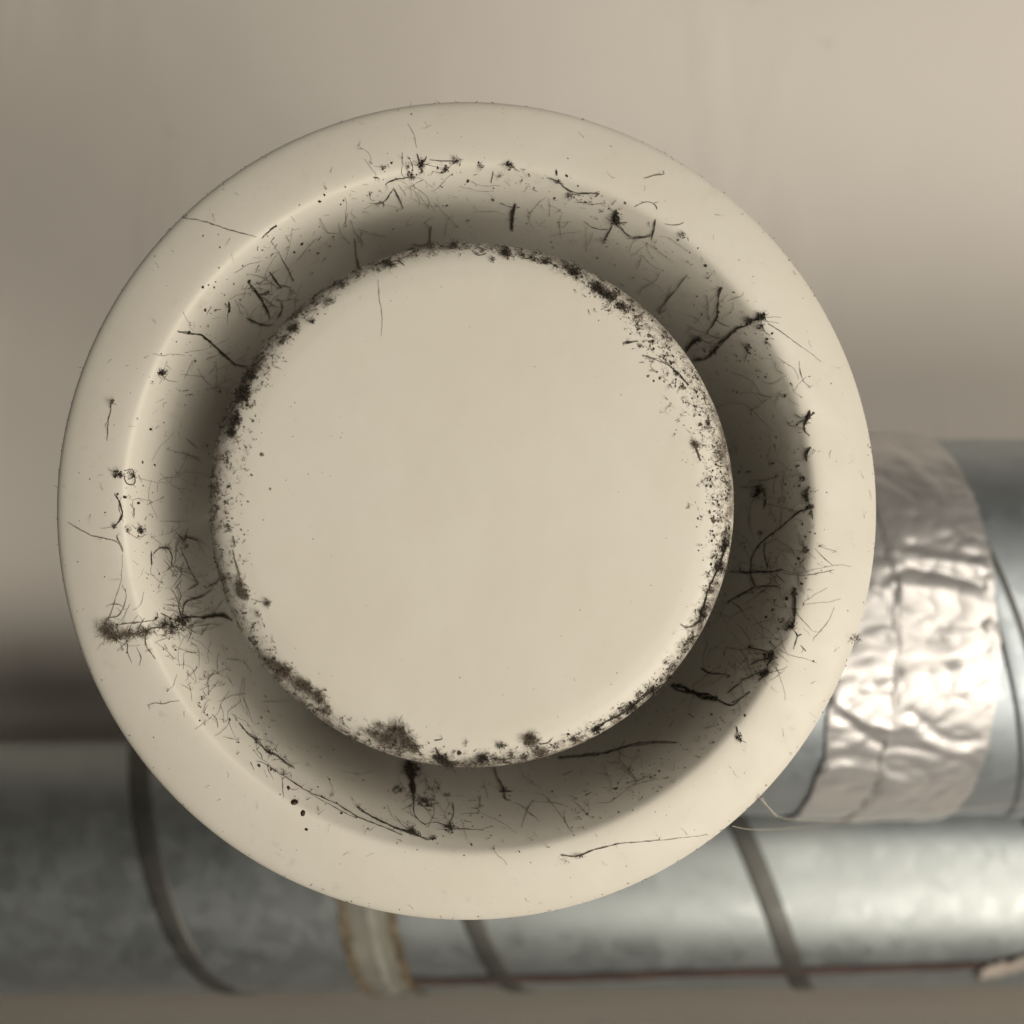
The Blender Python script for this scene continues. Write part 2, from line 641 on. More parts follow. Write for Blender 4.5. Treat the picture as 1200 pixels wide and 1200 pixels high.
xa, _ = on_cyl(U_M, U_R, 968, 860)
xb, _ = on_cyl(U_M, U_R, 1045, 800)
xc, _ = on_cyl(U_M, U_R, 1168, 735)
foil_strip('tape_layer', xa, xb + .006, .0008, 3.0, 60, 0)
foil_strip('tape_layer', xb, xc, .0014, 11.0, 100, 1)


# ------------------------------------------------------------------ things on the lower duct
def duct_band(name, R, M, x0, x1, ph0, ph1, lift, mat, parent, wob=0.0, skew=0.0, seed=0, n=60, nx=8):
    V, Fc = [], []
    for j in range(n + 1):
        p = ph0 + (ph1 - ph0) * j / n
        a = wob * noise.noise(Vector((p * 6, seed, 0)))
        b = wob * noise.noise(Vector((p * 6, seed, 7)))
        for i in range(nx + 1):
            x = (x0 + a) + (x1 + b - x0 - a) * i / nx + skew * (p - math.pi / 2)
            h = lift + .0003 * noise.noise(Vector((x * 200, p * 14, seed)))
            V.append((x, (R + h) * math.cos(p), (R + h) * math.sin(p)))
    for j in range(n):
        for i in range(nx):
            Fc.append((j * (nx + 1) + i, j * (nx + 1) + i + 1, (j + 1) * (nx + 1) + i + 1, (j + 1) * (nx + 1) + i))
    return link(name, V, Fc, mat, parent)


ct = empty('clear_tape_band', L_M)
tag(ct, 'yellowed clear tape around the lower duct directly beneath the valve', 'tape')
t0, p0 = on_cyl(L_M, L_R, 402, 1090)
t1, p1 = on_cyl(L_M, L_R, 466, 1090)
SK = .009
tx0, tx1 = t0 - SK * (p0 - math.pi / 2), t1 - SK * (p1 - math.pi / 2)
A0, A1 = math.radians(-40), math.radians(175)
duct_band('tape_film', L_R, L_M, tx0, tx1, A0, A1, .0008, M_TAPE, ct, .0008, SK, 2)
duct_band('adhesive_edge', L_R, L_M, tx0 - .001, tx0 + .0034, A0, A1, .0012, M_GLUE, ct, .0022, SK, 5, nx=3)
duct_band('adhesive_edge', L_R, L_M, tx1 - .0034, tx1 + .001, A0, A1, .0012, M_GLUE, ct, .0022, SK, 8, nx=3)
duct_band('crease_glint', L_R, L_M, tx0 + .0125, tx0 + .0165, math.radians(28), A1, .0013, M_CREASE_GLINT, ct, .0012, SK, 12, nx=3)  # paler strip paints the bright reflected line down the tape


def world_tube(name, pts, rad, mat, seg=10, parent=None):
    V, Fc = [], []
    n = len(pts)
    for i, p in enumerate(pts):
        tan = pts[min(i + 1, n - 1)] - pts[max(i - 1, 0)]
        m = basis(p, Vector((.3, .9, .2)), tan)
        r = rad[i] if isinstance(rad, list) else rad
        for k in range(seg):
            a = 2 * math.pi * k / seg
            V.append(m @ Vector((r * math.cos(a), r * math.sin(a), 0)))
    for i in range(n - 1):
        for k in range(seg):
            k2 = (k + 1) % seg
            Fc.append((i * seg + k, i * seg + k2, (i + 1) * seg + k2, (i + 1) * seg + k))
    Fc.append(tuple(range(seg))[::-1])
    Fc.append(tuple(range((n - 1) * seg, n * seg)))
    return link(name, V, Fc, mat, parent)


V, Fc = [], []  # flat red strip painting a reflected red line onto the duct
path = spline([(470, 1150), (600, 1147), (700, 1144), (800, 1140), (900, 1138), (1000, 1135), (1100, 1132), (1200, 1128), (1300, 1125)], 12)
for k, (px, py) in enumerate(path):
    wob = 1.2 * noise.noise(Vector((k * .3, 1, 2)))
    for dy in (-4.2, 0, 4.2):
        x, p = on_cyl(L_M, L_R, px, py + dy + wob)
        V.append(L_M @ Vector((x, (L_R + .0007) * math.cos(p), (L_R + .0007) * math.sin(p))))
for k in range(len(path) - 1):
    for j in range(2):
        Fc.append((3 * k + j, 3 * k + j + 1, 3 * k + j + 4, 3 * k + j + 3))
tag(link('red_reflection', V, Fc, M_RED), 'thin dull red painted reflection along the lower edge of the bottom duct', 'tape')

# crumpled pale scrap of paper tape at the right edge of the lower duct
V, Fc = [], []
xs, ps = on_cyl(L_M, L_R, 1178, 1128)
for j in range(13):
    for i in range(17):
        u, v = i / 16 - .5, j / 12 - .5
        x = xs + .004 + u * .032 * (1 - .2 * abs(v)) + .004 * noise.noise(Vector((u * 4, v * 4, 2)))
        p = ps + v * .18 - u * .17 + .05 * noise.noise(Vector((u * 5, v * 5, 8)))
        r = L_R + .0018 + .0010 * noise.noise(Vector((u * 6, v * 6, 4)))
        V.append(L_M @ Vector((x, r * math.cos(p), r * math.sin(p))))
for j in range(12):
    for i in range(16):
        Fc.append((j * 17 + i, j * 17 + i + 1, (j + 1) * 17 + i + 1, (j + 1) * 17 + i))
scrap = link('tape_scrap', V, Fc, M_PALE)
sm = scrap.modifiers.new('thickness', 'SOLIDIFY')
sm.thickness = .0008
tag(scrap, 'crumpled pale scrap of tape on the far right of the lower duct', 'tape scrap')

# ------------------------------------------------------------------ dust
bv_v, bv_f, own = [], [], []
for o in (flange, throat, disc):
    b = len(bv_v)
    bv_v += [V_M @ v.co for v in o.data.vertices]
    bv_f += [tuple(b + i for i in p.vertices) for p in o.data.polygons]
    own += [o.name] * len(o.data.polygons)
BVH = BVHTree.FromPolygons(bv_v, bv_f)


def hit(px, py):
    d = ray_dir(px, py)
    loc, nor, idx, dist = BVH.ray_cast(Vector((0, 0, 0)), d)
    if loc is None:
        return None
    if nor.dot(d) > 0:
        nor = -nor
    return loc, nor, own[idx]


class Dust:
    """collects fibres and grains into one mesh"""
    def __init__(s, only=None):
        s.V, s.F, s.only = [], [], only

    def tube(s, pts, rad, seg=5):
        n = len(pts)
        if n < 2:
            return
        b = len(s.V)
        for i, p in enumerate(pts):
            tan = pts[min(i + 1, n - 1)] - pts[max(i - 1, 0)]
            if tan.length < 1e-9:
                tan = Vector((0, 0, 1))
            m = basis(p, tan.orthogonal(), tan)
            for k in range(seg):
                a = 2 * math.pi * k / seg
                r = rad[i] * rng.uniform(.8, 1.2)
                s.V.append(m @ Vector((r * math.cos(a), r * math.sin(a), 0)))
        for i in range(n - 1):
            for k in range(seg):
                k2 = (k + 1) % seg
                s.F.append((b + i * seg + k, b + i * seg + k2, b + (i + 1) * seg + k2, b + (i + 1) * seg + k))
        s.F.append(tuple(b + k for k in range(seg))[::-1])
        s.F.append(tuple(b + (n - 1) * seg + k for k in range(seg)))

    def grain(s, loc, nor, r, flat=.45):
        """a small uneven crumb sitting on the surface"""
        m = basis(loc + nor * r * flat * .5, nor.orthogonal(), nor)
        m = m @ Matrix.Rotation(rng.uniform(0, 6.3), 4, 'Z')
        b = len(s.V)
        k = 6
        el = rng.uniform(.55, 1.0)
        for j in range(k):
            a = 2 * math.pi * j / k
            q = r * rng.uniform(.6, 1.25)
            s.V.append(m @ Vector((q * math.cos(a), q * el * math.sin(a), rng.uniform(-.2, .2) * r * flat)))
        s.V.append(m @ Vector((0, 0, r * flat)))
        s.V.append(m @ Vector((0, 0, -r * flat)))
        for j in range(k):
            s.F.append((b + j, b + (j + 1) % k, b + k))
            s.F.append((b + (j + 1) % k, b + j, b + k + 1))

    # --- in photo pixels
    def strand(s, ctrl, w, prof='s', hair=0.0):
        """a dust strand: several thin kinked fibres twisted together, crumbs caught in them"""
        w *= .64
        if w < 1.5:
            s.yarn(ctrl, w, prof, hair)
            return
        nf = 2 + int(w / 1.25)
        for _ in range(nf):
            off = w * .30
            cc = [(x + rng.gauss(0, 1) * off * (.35 if i in (0, len(ctrl) - 1) else 1), y + rng.gauss(0, 1) * off) for i, (x, y) in enumerate(ctrl)]
            s.yarn(cc, max(.7, w / (nf ** .62)) * rng.uniform(.7, 1.2), prof, hair * .6, jit=.75)
        path = spline([tuple(map(float, c)) for c in ctrl], 2.0)
        n = len(path)
        for i, (x, y) in enumerate(path):
            t = i / max(n - 1, 1)
            k = {'s': math.sin(math.pi * t), 't': 1 - t, 'r': t, 'u': .7}[prof]
            if rng.random() < .55 * k:
                q = s.at(x + rng.gauss(0, w * .25), y + rng.gauss(0, w * .25))
                if q:
                    s.grain(q[0], q[1], w * rng.uniform(.15, .42) * q[0].z / F_PX, .8)

    def at(s, x, y):
        q = hit(x, y)
        return None if q and s.only and (q[2] == 'disc') != (s.only == 'disc') else q

    def yarn(s, ctrl, w, prof='s', hair=0.0, free=False, lift=.3, jit=.45):
        path = spline([tuple(map(float, c)) for c in ctrl], 2.2)
        n = len(path)
        ph = rng.uniform(0, 90)
        if free:
            a, b = hit(*path[0][:2]), hit(*path[-1][:2])
            if not a or not b:
                return
            za, zb = a[0].z, b[0].z
        run, rad, prev = [], [], None
        for i, q in enumerate(path):
            t = i / max(n - 1, 1)
            x = q[0] + jit * noise.noise(Vector((i * .31, ph, 0))) * 2
            y = q[1] + jit * noise.noise(Vector((i * .31, ph, 9))) * 2
            k = {'s': .35 + .65 * math.sin(math.pi * t) ** .8, 't': 1 - .75 * t, 'r': .25 + .75 * t, 'u': 1 - .5 * abs(2 * t - 1) ** 6}[prof]
            k *= .55 + .9 * max(0, noise.noise(Vector((i * .38, ph, 4))) + .5)
            if free:
                d = ray_dir(x, y)
                p = d * ((za + (zb - za) * t) / d.z)
                nor = -d
            else:
                h = hit(x, y)
                if h is None or (prev is None and s.only and (h[2] == 'disc') != (s.only == 'disc')):
                    continue
                p, nor = h[0], h[1]
            r = max(.5 * w * k, .13) * p.z / F_PX
            p = p + nor * (r * .8 + lift * .001 * .35)
            if prev is not None and s.only and (h[2] == 'disc') != (s.only == 'disc') or prev is not None and abs(p.z - prev.z) > .004 + abs(math.dist(q, path[i - 1])) * .0006:
                p = ray_dir(x, y) * (prev.z / ray_dir(x, y).z)          # bridge the gap at an edge
            run.append(p)
            rad.append(r)
            prev = p
            if hair and rng.random() < hair:
                s.fibre(p, nor, rng.uniform(3, 9), .55)
        s.tube(run, rad)

    def fibre(s, p, nor, length, w, curl=.8, spread=.5):
        """a short curly hair starting at p; length and width in photo px"""
        z = p.z / F_PX
        t = nor.orthogonal().normalized()
        d = (Matrix.Rotation(rng.uniform(0, 6.3), 3, nor) @ t + nor * rng.uniform(-.05, spread)).normalized()
        k = rng.randint(3, 6)
        pts, rad = [p], [w * .5 * z]
        for i in range(k):
            d = (d + Vector([rng.gauss(0, 1) for _ in range(3)]) * curl * .42)
            d = (d - nor * min(d.dot(nor), 0) * .9).normalized()
            pts.append(pts[-1] + d * length / k * z)
            rad.append(max(w * (1 - .7 * (i + 1) / k), .2) * .5 * z)
        s.tube(pts, rad, 4)

    def clump(s, px, py, rx, ry=None, n=40, ang=0.0, w=1.0, core=6, fl=None):
        """a matted tuft: crumbs in the middle, tangled fibres all round"""
        ry = ry or rx
        ca, sa = math.cos(math.radians(ang)), math.sin(math.radians(ang))
        c0 = s.at(px, py)
        n = int(n * 1.5)
        for i in range(n + core):
            g, h2 = rng.gauss(0, .45), rng.gauss(0, .45)
            q = s.at(px + g * rx * ca - h2 * ry * sa, py + g * rx * sa + h2 * ry * ca)
            if not q:
                continue
            p, nor = q[0], q[1]
            if c0 and (p - c0[0]).length > .009:
                continue
            if i < core:
                s.grain(p, nor, rng.uniform(.14, .42) * min(rx, ry) * p.z / F_PX, .7)
            else:
                s.fibre(p + nor * rng.uniform(.0001, .0009), nor, rng.uniform(.5, 1.3) * (fl or (rx + ry) * .45), w * rng.uniform(.4, 1.05))

    def dot(s, px, py, r, flat=.5):
        q = hit(px, py)
        if q:
            s.grain(q[0], q[1], r * q[0].z / F_PX, flat)

    def build(s, name, mat, label, cat, group=None, kind=None):
        o = link(name, s.V, s.F, mat, None, smooth=False)
        return tag(o, label, cat, group, kind)


GRP_S = 'dust strands caught in the valve'
GRP_C = 'dust tufts stuck to the valve'

# each entry: name, material, label, category, list of strokes ('L' strand, 'C' clump, 'D' crumb) in photo pixels
THINGS = [
 ('dust_tuft', 'G', 'brownish fluffy dust tuft on the left flange, low at eight o\'clock', 'dust tuft', [
    ('C', 127, 738, 10, 9, 70, 20, .9, 8), ('C', 134, 745, 12, 6, 55, 25, .9, 6), ('C', 152, 743, 14, 5, 50, 0, .8, 3), ('C', 170, 741, 10, 6, 45, 0, 1., 5),
    ('L', [(137, 733), (158, 730), (181, 727)], 1.8, 's', .2), ('L', [(124, 738), (127, 724), (139, 722), (147, 707), (148, 690)], 1.8, 't', .2),
    ('L', [(127, 728), (135, 705), (142, 680), (144, 650)], 1.0, 't', 0), ('L', [(146, 743), (164, 742), (180, 736), (196, 736)], 2.2, 's', .3),
    ('L', [(171, 744), (172, 757), (182, 771)], 2.4, 't', .25), ('L', [(133, 748), (150, 756), (165, 756)], .8, 't', 0), ('L', [(124, 742), (122, 757)], .9, 't', 0)]),
 ('dust_tuft', 'K', 'dark star-shaped dust knot on the left throat wall with strands all round', 'dust tuft', [
    ('C', 213, 728, 9, 7, 46, 0, 1.2, 12), ('L', [(213, 728), (203, 726), (188, 718)], 3, 't', .2), ('L', [(213, 728), (209, 710), (212, 696), (206, 688)], 2.2, 't', .1),
    ('L', [(215, 724), (230, 724), (250, 723)], 3.0, 't', .2), ('L', [(213, 722), (217, 706), (235, 700), (249, 690)], 2.2, 's', .1),
    ('L', [(210, 732), (197, 738), (190, 746)], 1.6, 't', .2), ('L', [(216, 733), (228, 742), (238, 742)], 1.4, 't', .3), ('C', 200, 736, 11, 8, 36, 20, .8, 3),
    ('C', 190, 732, 8, 9, 30, 0, .9, 3), ('L', [(205, 690), (213, 680)], 1.0, 's', 0), ('L', [(200, 690), (206, 700), (210, 710)], 1.0, 's', 0)]),
 ('dust_strand', 'K', 'short thick black strand reaching behind the disc at eight o\'clock', 'dust strand', [
    ('L', [(236, 725), (250, 722), (262, 723), (272, 727)], 6.5, 's', .3), ('L', [(228, 679), (231, 685), (219, 692)], 2.0, 's', 0), ('L', [(240, 690), (256, 680), (258, 660)], 1.6, 's', .1)]),
 ('dust_strand', 'K', 'forked wiry strands on the left throat wall above the star-shaped knot', 'dust strand', [
    ('L', [(179, 650), (186, 643), (196, 643), (201, 653), (200, 664)], 2.2, 's', .15), ('L', [(177, 646), (177, 662)], 2.4, 's', 0), ('C', 194, 643, 5, 3, 10, 0, 1.2, 4),
    ('L', [(206, 624), (215, 633), (219, 620)], 1.8, 's', .2), ('L', [(210, 640), (221, 666), (228, 679)], 1.3, 's', 0), ('C', 214, 639, 5, 4, 12, 0, .9, 3), ('L', [(218, 630), (232, 634)], 1.4, 's', .1)]),
 ('dust_tuft', 'K', 'diamond-shaped black crumb on the bright left lip of the throat', 'dust tuft', [
    ('C', 164, 622, 5, 5, 16, 0, 1.2, 8), ('C', 149, 622, 3, 4, 10, 0, 1., 4), ('D', 164, 622, 4)]),
 ('dust_strand', 'K', 'hooked black strand on the left flange above the diamond-shaped crumb', 'dust strand', [
    ('L', [(135, 578), (140, 590), (143, 604), (135, 617)], 3.2, 's', .15), ('C', 135, 617, 3.5, 3, 10, 0, 1., 4), ('D', 138, 579, 1.6)]),
 ('dust_tuft', 'K', 'black dust tuft with a looped hair on the left flange at nine o\'clock', 'dust tuft', [
    ('C', 139, 556, 5, 5, 22, 0, 1.2, 7), ('L', [(146, 552), (154, 550), (158, 560), (156, 568), (148, 566), (146, 556), (152, 554)], 1.4, 'u', .25), ('L', [(130, 552), (140, 552)], 1., 's', .2), ('C', 153, 558, 5, 6, 18, 0, .8, 2)]),
 ('dust_strand', 'G', 'upright frayed strand on the left flange, topmost of those on the left', 'dust strand', [
    ('L', [(132, 468), (129, 488), (124, 498)], 2.2, 't', .1), ('L', [(128, 488), (126, 517)], 1.4, 's', .1), ('C', 132, 472, 4, 4, 16, 0, 1., 4)]),
 ('dust_strand', 'G', 'long thin hair curving across the left flange at nine o\'clock', 'dust strand', [
    ('L', [(80, 612), (107, 627), (137, 635), (144, 648)], 1.4, 's', .02), ('L', [(137, 628), (145, 646)], 2.0, 's', .2)]),
 ('dust_tuft', 'K', 'small black spiky tuft on the upper left lip at ten o\'clock', 'dust tuft', [
    ('C', 189, 437, 6, 5, 24, 0, 1.1, 7), ('L', [(191, 441), (198, 446), (207, 447)], 1.2, 't', .2)]),
 ('dust_strand', 'K', 'straight dark strand from the upper left lip down to the disc', 'dust strand', [
    ('L', [(208, 388), (222, 391), (238, 394), (260, 414), (277, 427), (290, 429)], 3.0, 's', .06), ('D', 221, 390, 2.5)]),
 ('dust_strand', 'K', 'branching black twig of dust on the upper left throat wall', 'dust strand', [
    ('L', [(290, 330), (303, 347), (311, 362), (316, 372)], 3.4, 's', .1), ('L', [(303, 345), (312, 344), (315, 339)], 3.0, 's', .1), ('L', [(330, 354), (330, 364), (323, 374)], 3.2, 's', .1),
    ('L', [(288, 372), (308, 380), (318, 380)], 2.2, 's', .1), ('L', [(316, 318), (327, 334), (330, 337)], 2.6, 's', .1), ('L', [(327, 334), (342, 336)], 1.4, 's', .2), ('C', 341, 341, 3, 4, 8, 0, 1., 3)]),
 ('dust_tuft', 'K', 'single black teardrop crumb on the upper left throat wall', 'dust tuft', [
    ('L', [(268, 353), (268, 365)], 5, 's', .1), ('L', [(267, 362), (266, 380)], 1.0, 't', 0)]),
 ('dust_strand', 'K', 'short slanted splinter of dust on the upper left lip', 'dust strand', [
    ('L', [(307, 279), (315, 271), (324, 264)], 3.2, 'r', .05)]),
 ('dust_strand', 'G', 'thin hair across the upper left flange ending at the splinter', 'dust strand', [
    ('L', [(212, 255), (240, 260), (270, 270), (301, 278)], 1.5, 's', .03), ('L', [(318, 282), (332, 306), (344, 328)], 1.5, 'r', .06)]),
 ('dust_strand', 'K', 'bent wishbone-shaped strand on the throat at the top left', 'dust strand', [
    ('L', [(433, 238), (449, 236), (461, 221)], 2.0, 's', .05), ('L', [(461, 221), (467, 231), (473, 244)], 2.4, 's', 0), ('L', [(449, 236), (450, 242)], 2., 's', 0)]),
 ('dust_tuft', 'K', 'scattered row of black crumbs and hairs along the top lip', 'dust tuft', [
    ('C', 481, 205, 5, 4, 18, 0, 1., 7), ('C', 494, 193, 5, 7, 24, 0, 1., 6), ('L', [(489, 180), (495, 202)], 2.2, 's', .1), ('L', [(500, 184), (493, 196)], 2.0, 's', .1), ('C', 523, 198, 4, 4, 16, 0, 1.1, 7),
    ('C', 535, 189, 6, 4, 16, -20, .9, 4), ('L', [(503, 187), (521, 189), (536, 188)], 1.3, 's', .15), ('L', [(508, 200), (520, 202), (530, 192)], 1.4, 's', .2), ('C', 449, 198, 3, 3, 8, 0, 1., 3), ('C', 479, 196, 3, 4, 12, 0, 1., 3),
    ('L', [(437, 208), (444, 209)], 2., 's', .1), ('L', [(451, 216), (462, 210), (479, 208)], 2.2, 's', .15), ('L', [(433, 224), (434, 232)], 2.0, 's', .1), ('D', 459, 191, 2)]),
 ('dust_strand', 'K', 'angled hook of dust just above the top edge of the disc', 'dust strand', [
    ('L', [(505, 264), (503, 284), (493, 287), (482, 285)], 2.2, 's', .05), ('L', [(416, 278), (417, 294), (421, 314)], 2.6, 'r', .05)]),
 ('dust_tuft', 'K', 'black spindle-shaped dust plug on the throat at twelve o\'clock', 'dust tuft', [
    ('L', [(604, 240), (602, 252), (600, 270)], 7, 's', .25), ('L', [(586, 238), (603, 243)], 1.4, 's', .05), ('L', [(604, 243), (609, 242)], 1.5, 's', .1), ('D', 578, 234, 2.2)]),
 ('dust_strand', 'K', 'curved strand with a hanging crumb on the top lip right of centre', 'dust strand', [
    ('L', [(642, 208), (655, 213), (673, 225), (703, 226)], 2.6, 's', .08), ('C', 668, 229, 5, 4, 16, 0, 1., 6), ('C', 654, 212, 4, 3, 12, 0, 1., 4), ('L', [(703, 226), (697, 231)], 1.6, 's', 0), ('D', 664, 206, 2.2), ('L', [(652, 199), (653, 206)], 2, 's', .1)]),
 ('dust_tuft', 'K', 'small black tuft on the top lip just right of twelve o\'clock', 'dust tuft', [
    ('C', 597, 193, 6, 4, 22, 20, 1., 8), ('L', [(600, 195), (609, 201)], 1.3, 't', .1), ('C', 563, 194, 4, 4, 12, 0, .9, 3), ('L', [(578, 200), (576, 214)], 1.6, 's', .15), ('C', 585, 205, 5, 3, 10, 0, .7, 0)]),
 ('dust_tuft', 'K', 'black spider-like tuft with long curved legs on the throat at one o\'clock', 'dust tuft', [
    ('C', 722, 255, 5, 8, 40, 0, 1.2, 12), ('L', [(723, 246), (721, 256), (726, 265)], 6, 's', .2), ('L', [(718, 264), (714, 272), (709, 282)], 3.4, 's', .1), ('C', 709, 281, 3.5, 3, 10, 0, 1., 4),
    ('L', [(726, 265), (733, 273), (742, 278), (752, 278), (763, 275)], 3.0, 's', .05), ('L', [(768, 257), (767, 268), (764, 281)], 2.2, 's', .1), ('L', [(724, 262), (735, 260)], 1.6, 't', .2), ('L', [(684, 259), (700, 268), (714, 268)], 1.4, 's', .03)]),
 ('dust_strand', 'G', 'broken thin hairs on the flange at one o\'clock beyond the spider-like tuft', 'dust strand', [
    ('L', [(754, 209), (768, 206), (778, 204), (777, 201)], 1.5, 's', 0), ('L', [(744, 242), (757, 237), (768, 240), (770, 246)], 1.7, 's', .15), ('D', 733, 238, 2.4), ('L', [(779, 262), (791, 264), (802, 261)], 1.4, 's', .1), ('C', 800, 275, 5, 4, 14, 40, .9, 4), ('L', [(806, 278), (807, 283)], 1.4, 's', 0)]),
 ('dust_tuft', 'K', 'pair of joined black tufts on the right lip at two o\'clock', 'dust tuft', [
    ('C', 879, 376, 5, 5, 28, 0, 1.2, 10), ('C', 892, 372, 6, 6, 34, 0, 1.2, 12), ('C', 892, 382, 4, 4, 18, 0, 1.1, 5), ('L', [(879, 375), (886, 375), (893, 373)], 4, 'u', .2), ('L', [(893, 380), (896, 388), (903, 393)], 1.5, 't', .1),
    ('L', [(900, 379), (914, 388), (930, 400), (947, 412), (962, 424)], 1.1, 't', 0), ('L', [(896, 372), (915, 372)], .7, 't', 0), ('L', [(896, 376), (913, 379)], .7, 't', 0), ('D', 899, 397, 2.2), ('D', 905, 391, 1.6), ('D', 898, 402, 1.8), ('L', [(898, 398), (905, 407)], 1, 's', .1)]),
 ('dust_strand', 'K', 'long curling dark strand from the paired tufts down to the disc', 'dust strand', [
    ('L', [(876, 381), (866, 384), (857, 391), (847, 400), (838, 411), (826, 420), (812, 422)], 4.2, 's', .12), ('C', 838, 412, 4, 3, 10, 0, 1., 3), ('C', 820, 421, 6, 3, 14, 0, 1., 3)]),
 ('dust_strand', 'K', 'forked strand hanging down the upper right throat wall', 'dust strand', [
    ('L', [(846, 337), (842, 350), (841, 363), (839, 375), (828, 391)], 2.4, 's', .05), ('L', [(839, 375), (848, 380), (856, 383)], 1.6, 't', 0), ('L', [(847, 337), (843, 342)], 5, 's', .2)]),
 ('dust_tuft', 'K', 'black wedge of dust beside the disc at two o\'clock', 'dust tuft', [
    ('L', [(804, 410), (812, 403), (820, 396)], 6.5, 's', .3), ('C', 818, 398, 5, 4, 20, 0, 1.1, 6), ('L', [(820, 396), (832, 402), (842, 402)], 1.1, 't', .05), ('L', [(781, 363), (772, 366), (790, 342), (806, 322)], 1.6, 's', .05)]),
 ('dust_tuft', 'K', 'isolated black crumb with a tail on the right throat wall', 'dust tuft', [
    ('C', 877, 407, 4, 4, 16, 0, 1.1, 8), ('L', [(878, 409), (876, 416), (872, 424)], 1.4, 't', .05)]),
 ('dust_tuft', 'K', 'winged black dust tuft on the right lip at three o\'clock, uppermost there', 'dust tuft', [
    ('L', [(949, 482), (946, 490), (943, 497)], 5, 's', .2), ('L', [(954, 484), (948, 490)], 3, 't', .1), ('L', [(943, 496), (944, 504), (949, 511)], 2.8, 't', .1), ('L', [(931, 485), (941, 491)], 1.4, 's', .1), ('L', [(936, 497), (943, 492)], 1.4, 's', .2),
    ('C', 945, 492, 4, 6, 22, 0, 1., 5), ('C', 926, 495, 6, 2, 8, 0, .6, 0)]),
 ('dust_tuft', 'K', 'broken chain of black tufts down the right lip from three o\'clock', 'dust tuft', [
    ('L', [(950, 524), (945, 533), (946, 541)], 4, 's', .25), ('C', 942, 561, 4.5, 3.5, 20, 0, 1.1, 7), ('L', [(940, 563), (938, 572)], 1.3, 't', .1), ('L', [(949, 570), (945, 580), (948, 588)], 4.2, 's', .25), ('C', 946, 582, 4, 7, 26, 0, 1., 6),
    ('L', [(954, 592), (944, 598), (936, 600), (929, 606)], 3.4, 's', .2), ('C', 952, 593, 3, 3, 12, 0, 1.1, 4), ('L', [(952, 596), (953, 607)], 1.4, 's', .1), ('C', 945, 646, 3.5, 3.5, 14, 0, 1.1, 7), ('L', [(938, 626), (941, 636), (944, 645)], 1.3, 'r', .15),
    ('D', 937, 655, 2.), ('D', 941, 614, 2.), ('D', 934, 547, 2.), ('D', 940, 684, 2.)]),
 ('dust_strand', 'K', 'dark frayed strand down the right lip towards four o\'clock', 'dust strand', [
    ('L', [(931, 688), (932, 702), (932, 718), (931, 731), (921, 739)], 3.4, 's', .25), ('C', 931, 695, 4, 6, 24, 0, 1., 6), ('C', 927, 734, 6, 5, 30, -30, 1.1, 8), ('L', [(929, 738), (934, 745), (930, 761)], 1.6, 's', .1), ('L', [(934, 745), (940, 743)], 1.3, 's', .1), ('L', [(938, 756), (945, 763)], 1.3, 's', .1),
    ('C', 918, 727, 5, 4, 12, -30, .8, 2)]),
 ('dust_tuft', 'K', 'ragged black clump on the right lip at four o\'clock', 'dust tuft', [
    ('L', [(906, 762), (905, 772), (899, 780)], 5.5, 's', .3), ('L', [(900, 784), (897, 792), (890, 797)], 4.5, 's', .3), ('C', 904, 770, 5, 8, 36, 20, 1.1, 9), ('C', 897, 789, 6, 5, 34, 0, 1.1, 8), ('L', [(877, 758), (890, 761), (903, 765)], 2.0, 's', .05), ('D', 879, 758, 2.6),
    ('L', [(879, 780), (890, 774), (902, 772)], 1.8, 's', .1), ('L', [(868, 798), (882, 792), (892, 788)], 2.0, 's', .2)]),
 ('dust_strand', 'K', 'thick black twig with bent end below the disc at four o\'clock', 'dust strand', [
    ('L', [(786, 804), (798, 807), (812, 811), (826, 816), (841, 819)], 9, 's', .2), ('L', [(836, 817), (848, 824), (859, 827), (866, 821), (879, 811)], 2.6, 'u', .1), ('L', [(853, 813), (862, 805), (869, 799)], 2.2, 's', .05)]),
 ('dust_strand', 'K', 'short comma-shaped strand on the throat above the thick black twig', 'dust strand', [
    ('L', [(822, 783), (830, 788), (840, 790), (849, 790)], 3.6, 't', .05), ('C', 855, 793, 4, 2, 10, 0, 1., 3)]),
 ('dust_strand', 'K', 'looping web-like strands on the right throat wall at three o\'clock', 'dust strand', [
    ('L', [(937, 601), (923, 611), (910, 622), (897, 632), (887, 643), (881, 656), (880, 670), (882, 681), (885, 688)], 2.4, 's', .02), ('L', [(885, 688), (874, 694), (864, 700), (852, 706)], 3.6, 's', .1), ('L', [(897, 634), (896, 648), (899, 660), (901, 668)], 2.2, 's', .04),
    ('L', [(855, 669), (870, 670), (884, 671), (902, 671), (918, 667)], 3.0, 's', .05), ('L', [(885, 688), (903, 687), (919, 690)], 1.8, 's', .05), ('L', [(908, 672), (919, 682)], 1.4, 's', 0), ('L', [(918, 672), (947, 674), (978, 668)], .9, 's', .02), ('L', [(860, 706), (870, 716), (876, 726)], 1.2, 't', 0)]),
 ('dust_tuft', 'K', 'soft black blob with a hanging tail on the right throat wall', 'dust tuft', [
    ('C', 891, 574, 7, 6, 40, -20, 1.1, 10), ('C', 886, 580, 4, 5, 20, 0, 1., 5), ('L', [(896, 575), (898, 586), (895, 597)], 2.2, 's', .15), ('L', [(868, 571), (890, 570)], 1.1, 's', .03), ('C', 893, 625, 4, 3, 14, 0, 1., 6), ('C', 880, 553, 4, 2, 12, 0, 1., 4), ('C', 906, 543, 3.5, 3, 10, 30, 1., 4)]),
 ('dust_strand', 'K', 'double hair line along the lower left lip ending in black crumbs', 'dust strand', [
